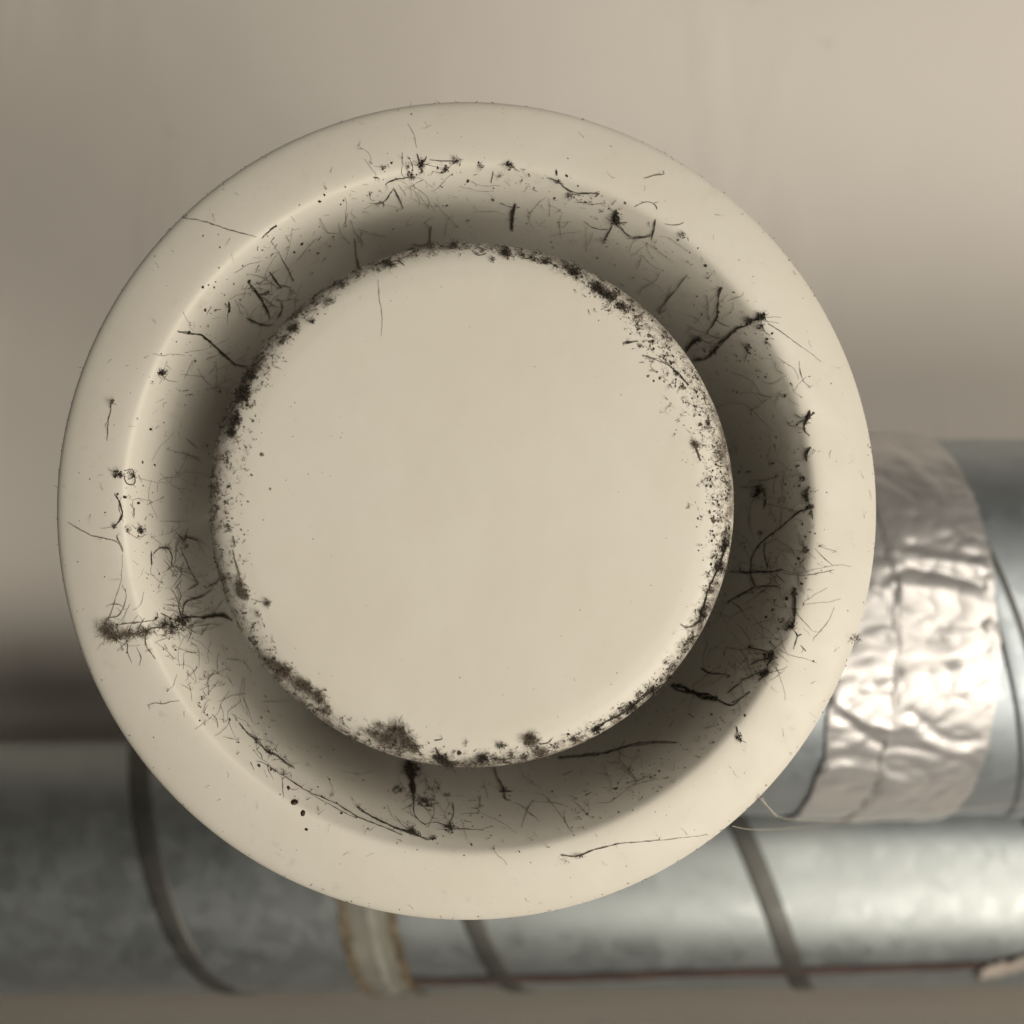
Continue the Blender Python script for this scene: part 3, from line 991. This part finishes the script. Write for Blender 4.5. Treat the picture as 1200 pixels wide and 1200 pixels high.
    ('L', [(280, 848), (290, 860), (300, 868), (313, 881), (324, 886), (345, 901)], 2.8, 's', .12), ('C', 300, 868, 4, 3, 14, 40, 1., 4), ('C', 315, 882, 6, 3, 18, 30, 1., 4), ('L', [(300, 878), (306, 885), (307, 890)], 1.2, 's', .1),
    ('L', [(316, 900), (330, 908), (345, 918), (361, 928), (393, 942), (418, 957), (445, 968), (472, 979)], 1.8, 'u', .02), ('L', [(363, 930), (382, 941), (416, 959)], 1.0, 's', 0), ('C', 332, 907, 7, 3, 14, 30, .7, 1),
    ('L', [(419, 947), (426, 952), (442, 961), (462, 970), (483, 977), (492, 980), (500, 984), (511, 984)], 3.2, 's', .12), ('C', 484, 976, 8, 4, 36, 15, 1.1, 10), ('C', 508, 983, 4, 3, 16, 0, 1., 5), ('C', 420, 947, 3, 3, 10, 0, 1., 3)]),
 ('dust_tuft', 'K', 'round black knot with whisker on the bottom throat wall', 'dust tuft', [
    ('C', 528, 971, 6, 4.5, 34, 0, 1.2, 14), ('L', [(532, 972), (548, 972), (567, 973)], 2.0, 't', .04), ('L', [(524, 969), (510, 964), (498, 967)], 1.8, 't', .05), ('L', [(526, 967), (532, 954), (530, 940)], 1.4, 's', .1), ('L', [(499, 968), (487, 957), (484, 940)], 1.6, 's', .1), ('L', [(524, 973), (511, 972)], 1.2, 't', 0)]),
 ('dust_tuft', 'K', 'big black funnel of dust hanging under the disc at six o\'clock', 'dust tuft', [
    ('L', [(478, 894), (482, 906), (484, 918), (485, 930)], 15, 't', .4), ('C', 482, 904, 9, 11, 60, 0, 1.2, 12), ('L', [(485, 926), (485, 944)], 2.5, 's', .3), ('C', 498, 941, 8, 6, 26, 35, 1.2, 5), ('C', 467, 927, 6, 4, 16, -30, 1.1, 3), ('L', [(464, 932), (461, 926), (469, 920)], 1.6, 's', .2), ('L', [(505, 940), (506, 946), (494, 938)], 1.8, 's', .2), ('C', 514, 925, 2.5, 5, 12, 0, 1., 3), ('C', 525, 933, 4, 2.5, 12, 0, 1., 3), ('C', 504, 927, 3, 3, 8, 0, 1., 2)]),
 ('dust_strand', 'K', 'thin knotted strand under the disc just right of six o\'clock', 'dust strand', [
    ('L', [(579, 898), (583, 910), (587, 919), (591, 928), (593, 937), (599, 938)], 2.6, 's', .08), ('L', [(585, 928), (599, 928)], 2.8, 's', .15), ('C', 591, 927, 4, 3, 14, 0, 1., 4)]),
 ('dust_strand', 'K', 'dark sweeping strand close under the disc at five o\'clock', 'dust strand', [
    ('L', [(655, 889), (690, 886), (713, 882), (732, 876), (750, 872), (775, 871), (793, 871)], 4.2, 't', .12)]),
 ('dust_strand', 'G', 'long fine hair across the bottom right flange with a dark knot', 'dust strand', [
    ('L', [(658, 1002), (668, 1003), (677, 1003), (690, 998), (703, 994), (730, 988), (780, 984), (830, 978)], 1.7, 't', .03), ('C', 678, 1003, 6, 2.2, 18, -10, 1., 5), ('C', 660, 1008, 8, 3, 8, -10, .5, 0)]),
 ('dust_tuft', 'K', 'small black tuft alone on the lower right flange near four o\'clock', 'dust tuft', [
    ('C', 866, 864, 4, 5, 20, 0, 1.1, 7), ('L', [(864, 851), (864, 860)], 1.4, 's', .15), ('L', [(866, 866), (875, 871)], 1.8, 't', .1)]),
 ('dust_tuft', 'G', 'grey-brown tuft clinging to the outer rim at the right', 'dust tuft', [
    ('C', 1003, 748, 7, 5, 46, 0, .9, 3)]),
 ('dust_tuft', 'G', 'grey-brown tuft on the outer rim at the lower right where web threads start', 'dust tuft', [
    ('C', 892, 934, 6, 5, 34, -40, .9, 3)]),
 ('dust_tuft', 'G', 'thick furry mat of dust on the bottom left edge of the disc', 'dust tuft', [
    ('C', 466, 857, 11, 9, 150, 0, .9, 12, 9), ('C', 478, 868, 11, 8, 120, 40, .9, 10, 9), ('C', 487, 876, 8, 5, 60, 30, 1., 6), ('C', 455, 865, 16, 6, 90, 30, .9, 6), ('C', 446, 850, 9, 3, 30, 25, .9, 3), ('C', 438, 860, 14, 4, 40, 25, .8, 3)]),
 ('dust_tuft', 'G', 'furry dust mat along the disc edge at seven o\'clock', 'dust tuft', [
    ('C', 335, 786, 13, 7, 110, 35, 1., 12, 8), ('C', 357, 803, 14, 6, 120, 35, 1., 12, 8), ('C', 376, 817, 10, 7, 80, 50, 1., 8, 8), ('C', 384, 832, 6, 6, 40, 0, .8, 4), ('C', 318, 775, 10, 4, 50, 35, 1., 5)]),
 ('dust_tuft', 'G', 'fluffy dust tuft standing on the bottom edge of the disc right of centre', 'dust tuft', [
    ('C', 622, 867, 9, 8, 110, 30, .9, 10, 8), ('C', 634, 880, 8, 5, 60, 20, 1., 6), ('L', [(632, 872), (642, 870), (648, 864)], 2., 's', .2), ('C', 616, 887, 4, 3, 20, 0, 1., 4)]),
 ('dust_tuft', 'K', 'ragged dark dust tuft overhanging the bottom edge of the disc', 'dust tuft', [
    ('C', 519, 888, 10, 5, 80, 10, 1., 12), ('C', 527, 893, 9, 5, 60, 0, 1., 6), ('L', [(511, 876), (514, 884), (520, 890)], 3, 's', .3), ('L', [(509, 868), (518, 867)], 3, 's', .2)]),
 ('dust_tuft', 'K', 'dark compact tuft on the bottom edge of the disc at six o\'clock', 'dust tuft', [
    ('C', 566, 888, 8, 5, 70, -20, 1., 12), ('C', 588, 873, 8, 4, 24, 15, .9, 5), ('C', 599, 884, 3, 4, 18, 0, 1., 5), ('L', [(575, 888), (590, 889), (603, 887)], 1.6, 's', .1), ('D', 538, 882, 3), ('C', 546, 870, 2, 4, 10, 0, 1., 3)]),
 ('dust_tuft', 'G', 'blurred upright dust tuft on the disc near its right edge', 'dust tuft', [
    ('C', 815, 522, 4, 6, 50, -20, .9, 8), ('L', [(813, 518), (818, 530), (821, 541)], 3.5, 's', .4)]),
 ('dust_tuft', 'G', 'small round fluff ball on the disc at eight o\'clock', 'dust tuft', [
    ('C', 314, 707, 4, 4, 36, 0, .8, 6), ('C', 303, 719, 4, 3, 22, 60, .8, 3), ('L', [(314, 707), (304, 705), (294, 701)], .8, 's', 0)]),
 ('dust_tuft', 'G', 'dark furry patch on the disc rim below nine o\'clock', 'dust tuft', [
    ('C', 286, 696, 5, 9, 90, -20, 1., 10), ('C', 283, 684, 4, 8, 50, 0, 1., 6), ('L', [(273, 645), (277, 660), (281, 675)], 2.4, 's', .3), ('L', [(274, 628), (276, 641)], 2.4, 's', .3)]),
 ('dust_tuft', 'K', 'dense black dust crust on the disc rim at ten o\'clock', 'dust tuft', [
    ('C', 287, 462, 8, 12, 110, 20, 1.1, 26), ('C', 278, 492, 6, 11, 80, 10, 1.1, 20), ('C', 272, 508, 7, 7, 50, 0, 1., 8), ('C', 296, 440, 7, 9, 60, 35, 1.1, 12), ('L', [(296, 428), (305, 424), (312, 416)], 3, 's', .3)]),
 ('dust_tuft', 'K', 'loose black tufts on the upper left edge of the disc', 'dust tuft', [
    ('C', 344, 386, 7, 6, 50, -40, 1.1, 9), ('C', 366, 377, 5, 3, 22, 30, 1., 5), ('C', 386, 355, 7, 4, 26, -30, .8, 3), ('C', 402, 335, 5, 3, 24, -20, 1., 5), ('C', 352, 366, 6, 3, 18, -40, .8, 3), ('C', 333, 400, 9, 3, 30, -45, 1., 4)]),
 ('dust_tuft', 'K', 'brown-black tuft on the top edge of the disc left of centre', 'dust tuft', [
    ('C', 457, 311, 7, 4, 44, 10, 1., 9), ('L', [(458, 308), (467, 306), (474, 312)], 1.8, 's', .2), ('C', 444, 317, 3, 2, 10, 0, .9, 3)]),
 ('dust_tuft', 'K', 'oval dark tuft on the top edge of the disc right of centre', 'dust tuft', [
    ('C', 592, 298, 8, 4, 60, 30, 1., 10), ('C', 577, 305, 3, 3, 14, 0, .9, 3), ('L', [(553, 293), (560, 300), (571, 297)], 2., 's', .2), ('C', 548, 292, 3, 2, 12, 0, 1., 3), ('C', 532, 289, 6, 5, 40, 0, 1., 8), ('C', 484, 292, 5, 4, 40, -10, 1.1, 9), ('C', 505, 290, 10, 2.5, 30, -8, 1., 6)]),
 ('dust_tuft', 'K', 'black clumps crusted on the disc edge at one o\'clock', 'dust tuft', [
    ('C', 672, 320, 10, 5, 70, 30, 1.1, 16), ('C', 700, 338, 8, 6, 70, 40, 1.1, 16), ('C', 712, 348, 10, 6, 70, 30, 1.1, 16), ('C', 640, 308, 7, 4, 40, 20, 1.1, 10), ('C', 624, 303, 5, 4, 24, 30, 1., 6), ('C', 728, 360, 7, 5, 30, 40, 1., 8)]),
 ('dust_strand', 'K', 'dark curved strand lying on the disc inside its upper right edge', 'dust strand', [
    ('L', [(754, 417), (765, 420), (783, 428), (796, 440), (806, 452)], 2.8, 'r', .2), ('L', [(730, 402), (740, 401), (748, 400)], 2.8, 's', .1), ('C', 750, 406, 3, 3, 12, 0, 1., 4)]),
 ('dust_strand', 'K', 'dark fringe along the disc edge at four o\'clock', 'dust strand', [
    ('L', [(850, 636), (846, 655), (840, 670), (833, 684), (827, 700), (822, 716), (818, 730)], 2.6, 'u', .35), ('C', 848, 640, 4, 12, 60, 10, 1., 12), ('C', 842, 664, 6, 7, 50, 20, 1., 8), ('C', 822, 718, 4, 9, 60, 15, 1., 10), ('L', [(820, 726), (812, 733), (803, 735), (797, 731)], 3., 't', .2), ('L', [(818, 744), (806, 750)], 2.5, 's', .2), ('C', 780, 776, 3, 3, 14, 0, 1., 5)]),
 ('dust_strand', 'K', 'dark fringe along the disc edge at five o\'clock', 'dust strand', [
    ('L', [(800, 784), (784, 798), (768, 806), (752, 818), (738, 829), (722, 838), (706, 848), (694, 858)], 3.2, 'u', .4), ('C', 784, 795, 7, 5, 60, -35, 1., 12), ('C', 764, 808, 9, 5, 60, -35, 1., 10), ('C', 738, 828, 8, 6, 50, -35, 1., 8), ('C', 699, 853, 7, 4, 50, -20, 1.1, 10), ('C', 672, 865, 4, 3, 18, 0, 1., 6), ('C', 690, 866, 5, 3, 22, -30, 1.1, 6), ('D', 666, 860, 2.6), ('C', 652, 872, 5, 2, 18, -20, 1., 4)]),
]
MATS = {'K': M_DUST, 'G': M_DUST_G}
LOOSE = {'K': Dust(), 'G': Dust()}


def op_points(op):
    if op[0] == 'L':
        return [(x, y, op[2] * .5 + 2) for x, y in spline([tuple(map(float, c)) for c in op[1]], 4)]
    return [(op[1], op[2], (op[3] * .6 if op[0] == 'D' else max(op[3], op[4]) * .8) + 2)]


def touching(a, b):
    return any(math.hypot(x - u, y - v) < r + s for x, y, r in op_points(a) for u, v, s in op_points(b))


for name, mk, label, cat, ops in THINGS:
    own_by = [hit(*op_points(o)[len(op_points(o)) // 2][:2]) for o in ops]
    d = Dust('disc' if sum(1 for q in own_by if q and q[2] == 'disc') * 2 > len(ops) or 'along the disc edge' in label or 'on the disc edge' in label else 'ring')
    comps = []                                        # pieces that hang together; the biggest is the thing, strays join the loose dust
    for op in ops:
        near = [c for c in comps if any(touching(op, o) for o in c)]
        comps = [c for c in comps if c not in near] + [sum(near, []) + [op]]
    main = max(comps, key=len)
    for op in ops:
        w = d if op in main else LOOSE[mk]
        if op[0] == 'L':
            w.strand(op[1], op[2], op[3], op[4])
        elif op[0] == 'C':
            a = op[1:]
            w.clump(a[0], a[1], a[2], a[3], a[4], a[5], a[6], a[7], a[8] if len(a) > 8 else None)
        else:
            w.dot(op[1], op[2], op[3])
    d.build(name, MATS[mk], label, cat, GRP_S if cat == 'dust strand' else GRP_C)
LOOSE['K'].build('loose_dust', M_DUST, 'loose black dust bits scattered between the larger tufts on the valve', 'dust', None, 'stuff')
LOOSE['G'].build('loose_dust', M_DUST_G, 'loose grey-brown dust bits scattered between the larger tufts on the valve', 'dust', None, 'stuff')

# four round brown fly spots on the lower left flange
for px, py, r, label in [(338, 923, 2.3, 'tiny round brown spot nearest the lip on the lower left flange'),
                         (345, 940, 4.0, 'largest round brown spot on the lower left flange'),
                         (355, 953, 3.2, 'second largest brown spot, just below the largest on the lower flange'),
                         (359, 972, 2.0, 'tiny brown spot lowest of the four on the lower left flange')]:
    loc, nor, _ = hit(px, py)
    m = basis(loc, nor.orthogonal(), nor)
    V, Fc = [], []
    for j, (rr, hh) in enumerate([(1, -.05), (.85, .3), (.45, .5)]):
        for k in range(14):
            a = 2 * math.pi * k / 14
            q = r * rr * (1 + .12 * math.sin(2 * a + px)) * loc.z / F_PX
            V.append(m @ Vector((q * math.cos(a), q * math.sin(a), hh * r * loc.z / F_PX * .6)))
    for j in range(2):
        for k in range(14):
            Fc.append((j * 14 + k, j * 14 + (k + 1) % 14, (j + 1) * 14 + (k + 1) % 14, (j + 1) * 14 + k))
    Fc.append(tuple(28 + k for k in range(14)))
    tag(link('fly_spot', V, Fc, M_SPOT), label, 'fly spot', 'brown fly spots on the flange')


# pale web threads slung from the rim across the ducts
def wpt(px, py, depth):
    d = ray_dir(px, py)
    return d * (depth / d.z)


def thread(ctrl, r, label):
    pts = [wpt(*c) for c in spline(ctrl, 6)]
    tag(world_tube('web_thread', pts, r, M_FIBRE, 5), label, 'web thread', 'pale web threads below the valve')


thread([(893, 934, .250), (905, 952, .262), (920, 959, .28), (980, 962, .30), (1060, 955, .325), (1130, 948, .345), (1215, 941, .37)], .00008, 'long pale web thread running right from the rim in front of both ducts')
thread([(858, 968, .249), (880, 972, .26), (920, 971, .29), (965, 966, .33), (1010, 958, .36)], .00007, 'short pale web thread lower down, from the rim to the duct')
thread([(884, 928, .249), (895, 940, .252), (911, 957, .262)], .00012, 'thickest stub of pale web thread poking off the rim at lower right')


# fine dust nobody could count
def disc_angle_table(a):
    tab = [(0, .5, 11), (20, .7, 14), (35, .95, 26), (50, 1., 36), (65, 1., 38), (80, 1., 36), (95, .95, 34), (104, .8, 20), (120, .6, 14), (140, .6, 15), (160, .7, 18), (180, .6, 18),
           (200, .75, 20), (215, .6, 20), (235, .7, 22), (250, .55, 26), (265, .75, 32), (280, .95, 36), (300, .95, 30), (315, .6, 20), (330, .4, 15), (345, .45, 12), (360, .5, 11)]
    for (a0, d0, w0), (a1, d1, w1) in zip(tab, tab[1:]):
        if a0 <= a <= a1:
            t = (a - a0) / (a1 - a0)
            return d0 + (d1 - d0) * t, w0 + (w1 - w0) * t
    return .5, 12


fd = Dust()
fg = Dust()
done = 0
while done < 5200:
    a = rng.uniform(0, 360)
    dens, wid = disc_angle_table(a)
    if rng.random() > dens:
        continue
    e = abs(rng.gauss(0, .5)) * wid
    rr = 306 - e
    px, py = 551 + rr * math.sin(math.radians(a)), 592 - rr * math.cos(math.radians(a))
    q = hit(px, py)
    if not q or q[2] != 'disc':
        continue
    cl = noise.noise(Vector((px * .085, py * .085, 3))) + .6 * noise.noise(Vector((px * .22, py * .22, 8)))
    if cl < rng.uniform(-.15, .45):
        continue
    done += 1
    r = min(rng.lognormvariate(-.34, .5), 2.8) * (.72 if e > wid * .7 else 1)
    (fd if rng.random() < .5 else fg).grain(q[0], q[1], r * q[0].z / F_PX, .5)
    if rng.random() < .22:
        (fd if rng.random() < .5 else fg).fibre(q[0] + q[1] * .0002, q[1], rng.uniform(4, 10), .8)
k = 0
while k < 5000:                                                 # fine lint caught along the edge
    a = rng.uniform(0, 360)
    dens, wid = disc_angle_table(a)
    rr = 305 - abs(rng.gauss(0, .4)) * wid
    px, py = 551 + rr * math.sin(math.radians(a)), 592 - rr * math.cos(math.radians(a))
    q = hit(px, py)
    k += 1
    if rng.random() > dens or not q or q[2] != 'disc' or noise.noise(Vector((px * .05, py * .05, 3))) < rng.uniform(-.5, .3):
        continue
    fg.fibre(q[0] + q[1] * .0002, q[1], rng.uniform(3, 9), rng.uniform(.22, .45))
for _ in range(70):                                             # loose crumbs on the face
    a, rr = rng.uniform(0, 6.3), 300 * math.sqrt(rng.uniform(.3, .9))
    q = hit(551 + rr * math.cos(a), 592 + rr * math.sin(a))
    if q and q[2] == 'disc':
        fg.grain(q[0], q[1], rng.uniform(.4, .9) * q[0].z / F_PX, .4)
for px, py, r in [(307, 533, 2.6), (295, 557, 2.2), (317, 573, 1.6), (291, 588, 1.8), (283, 621, 1.8), (297, 493, 1.8), (286, 500, 1.5), (759, 441, 2), (770, 436, 1.6), (773, 443, 2.2), (785, 451, 1.8), (832, 600, 2.6), (836, 611, 2.)]:
    q = hit(px, py)
    if q:
        fg.grain(q[0], q[1], r * q[0].z / F_PX, .5)
fg.yarn([(443, 328), (445, 350), (448, 372), (447, 394)], .42, 's', 0)
fd.build('rim_dust', M_DUST, 'fine black dust grains peppered around the edge of the disc', 'dust', None, 'stuff')
fg.build('rim_dust', M_DUST_G, 'fine grey-brown dust grains peppered around the edge of the disc', 'dust', None, 'stuff')

td, tg = Dust(), Dust()
k = 0
while k < 900:                                                  # throat wall: crumbs and faint hairs
    a = rng.uniform(0, 2 * math.pi)
    rr = rng.uniform(300, 400)
    px, py = 554 + rr * math.cos(a), 592 + rr * math.sin(a)
    q = hit(px, py)
    if not q or q[2] != 'throat':
        continue
    if noise.noise(Vector((px * .025, py * .025, 1))) < rng.uniform(-.5, .3):
        continue
    k += 1
    z = q[0].z / F_PX
    u = rng.random()
    if u < .58:
        (td if rng.random() < .5 else tg).grain(q[0], q[1], min(rng.lognormvariate(-.15, .5), 2.4) * z, .5)
    elif u < .95:
        tg.fibre(q[0] + q[1] * .0001, q[1], rng.uniform(4, 12), rng.uniform(.22, .42), .3, .1)
    else:
        td.fibre(q[0] + q[1] * .0001, q[1], rng.uniform(6, 14), rng.uniform(.7, 1.1), .5, .15)
for _ in range(90):                                            # long faint hairs running roughly along and across the wall
    a = rng.uniform(0, 2 * math.pi)
    r0 = rng.uniform(325, 385)
    b, r1 = a + rng.uniform(-.12, .12), r0 + rng.uniform(-40, 30)
    mid = (a + b) / 2 + rng.uniform(-.02, .02), (r0 + r1) / 2 + rng.uniform(-8, 8)
    pts = [(554 + r * math.cos(t), 592 + r * math.sin(t)) for t, r in ((a, r0), mid, (b, r1))]
    tg.strand(pts, rng.uniform(.3, .6), 's', 0.0)


def web(d, cx, cy, n, reach):
    """a thin torn cobweb: branching hairs that wander over the wall"""
    for _ in range(n):
        x, y = cx + rng.gauss(0, reach * .45), cy + rng.gauss(0, reach * .45)
        h0 = rng.uniform(0, 6.3)
        pts = [(x, y)]
        for _k in range(rng.randint(2, 4)):
            h0 += rng.gauss(0, .28)
            st = rng.uniform(.25, .5) * reach * .6
            x, y = x + math.cos(h0) * st, y + math.sin(h0) * st
            pts.append((x, y))
        own_ = [hit(*p) for p in pts]
        if any(q is None or q[2] == 'disc' for q in own_):
            continue
        d.yarn(pts, rng.choice((.26, .3, .36, .4, .55)), 's', .03)
        if rng.random() < .45:
            d.clump(pts[0][0], pts[0][1], 2.2, 2.2, 4, 0, .6, 2)


for cx, cy, n, reach in [(900, 580, 16, 45), (900, 660, 26, 60), (890, 730, 30, 60), (880, 780, 18, 40), (905, 450, 10, 45), (830, 380, 10, 40), (760, 300, 8, 40), (680, 250, 8, 40),
                         (210, 660, 24, 40), (215, 730, 30, 42), (235, 790, 20, 38), (270, 840, 12, 38), (330, 890, 10, 38), (300, 350, 22, 38), (240, 420, 8, 36), (215, 540, 10, 40),
                         (490, 940, 14, 30), (560, 950, 5, 36), (640, 940, 8, 40), (740, 900, 10, 40), (400, 270, 8, 36), (500, 230, 6, 40), (150, 740, 14, 34), (150, 600, 6, 30), (960, 660, 5, 34), (480, 200, 12, 36)]:
    web(tg if rng.random() < .75 else td, cx, cy, n, reach)
k = 0
while k < 520:                                                  # crumbs gathered along the lip
    a = rng.uniform(0, 2 * math.pi)
    c = math.cos(a)
    if rng.random() > .35 + .55 * abs(c) and not (-2.1 < -a + 0 < -1.2):
        pass
    rr = 386 + rng.gauss(0, 11)
    px, py = 552 + rr * math.cos(a), 594 + rr * math.sin(a)
    q = hit(px, py)
    if not q or q[2] == 'disc' or noise.noise(Vector((px * .03, py * .03, 5))) < rng.uniform(-.4, .35):
        k += .2
        continue
    k += 1
    z = q[0].z / F_PX
    if rng.random() < .7:
        td.grain(q[0], q[1], min(rng.lognormvariate(-.1, .5), 2.4) * z, .5)
    else:
        tg.fibre(q[0] + q[1] * .0002, q[1], rng.uniform(4, 12), rng.uniform(.6, 1.1))
td.build('throat_dust', M_DUST, 'scattered black dust crumbs and hairs on the throat wall and lip', 'dust', None, 'stuff')
tg.build('throat_dust', M_DUST_G, 'faint grey-brown hairs and dust over the throat wall and lip', 'dust', None, 'stuff')

hd = Dust()
k = 0
while k < 230:                                                  # sparse dust on the flange face
    a, rr = rng.uniform(0, 2 * math.pi), rng.uniform(398, 474)
    q = hit(548 + rr * math.cos(a), 598 + rr * math.sin(a))
    k += 1
    if not q or q[2] != 'flange':
        continue
    z = q[0].z / F_PX
    if rng.random() < .68:
        hd.grain(q[0], q[1], min(rng.lognormvariate(-.55, .45), 1.5) * z, .5)
    else:
        hd.fibre(q[0] + q[1] * .0001, q[1], rng.uniform(4, 13), rng.uniform(.22, .45), .6, .05)
for k in range(420):                                            # dust caught on the very edge of the rim
    a = rng.uniform(0, 2 * math.pi)
    if noise.noise(Vector((math.cos(a) * 4, math.sin(a) * 4, 2))) < rng.uniform(-.5, .3):
        continue
    r, h = rng.choice(pf[18:30])
    p = V_M @ Vector((r * math.cos(a), r * math.sin(a), h))
    nor = ((V_M.to_3x3() @ Vector((math.cos(a), math.sin(a), .3)))).normalized()
    if rng.random() < .6:
        hd.grain(p, nor, rng.uniform(.5, 1.4) * .24 / F_PX, .6)
    else:
        hd.fibre(p, nor, rng.uniform(3, 8), .6)
hd.build('flange_dust', M_DUST_G, 'sparse grey-brown specks and hairs over the flange and outer rim', 'dust', None, 'stuff')
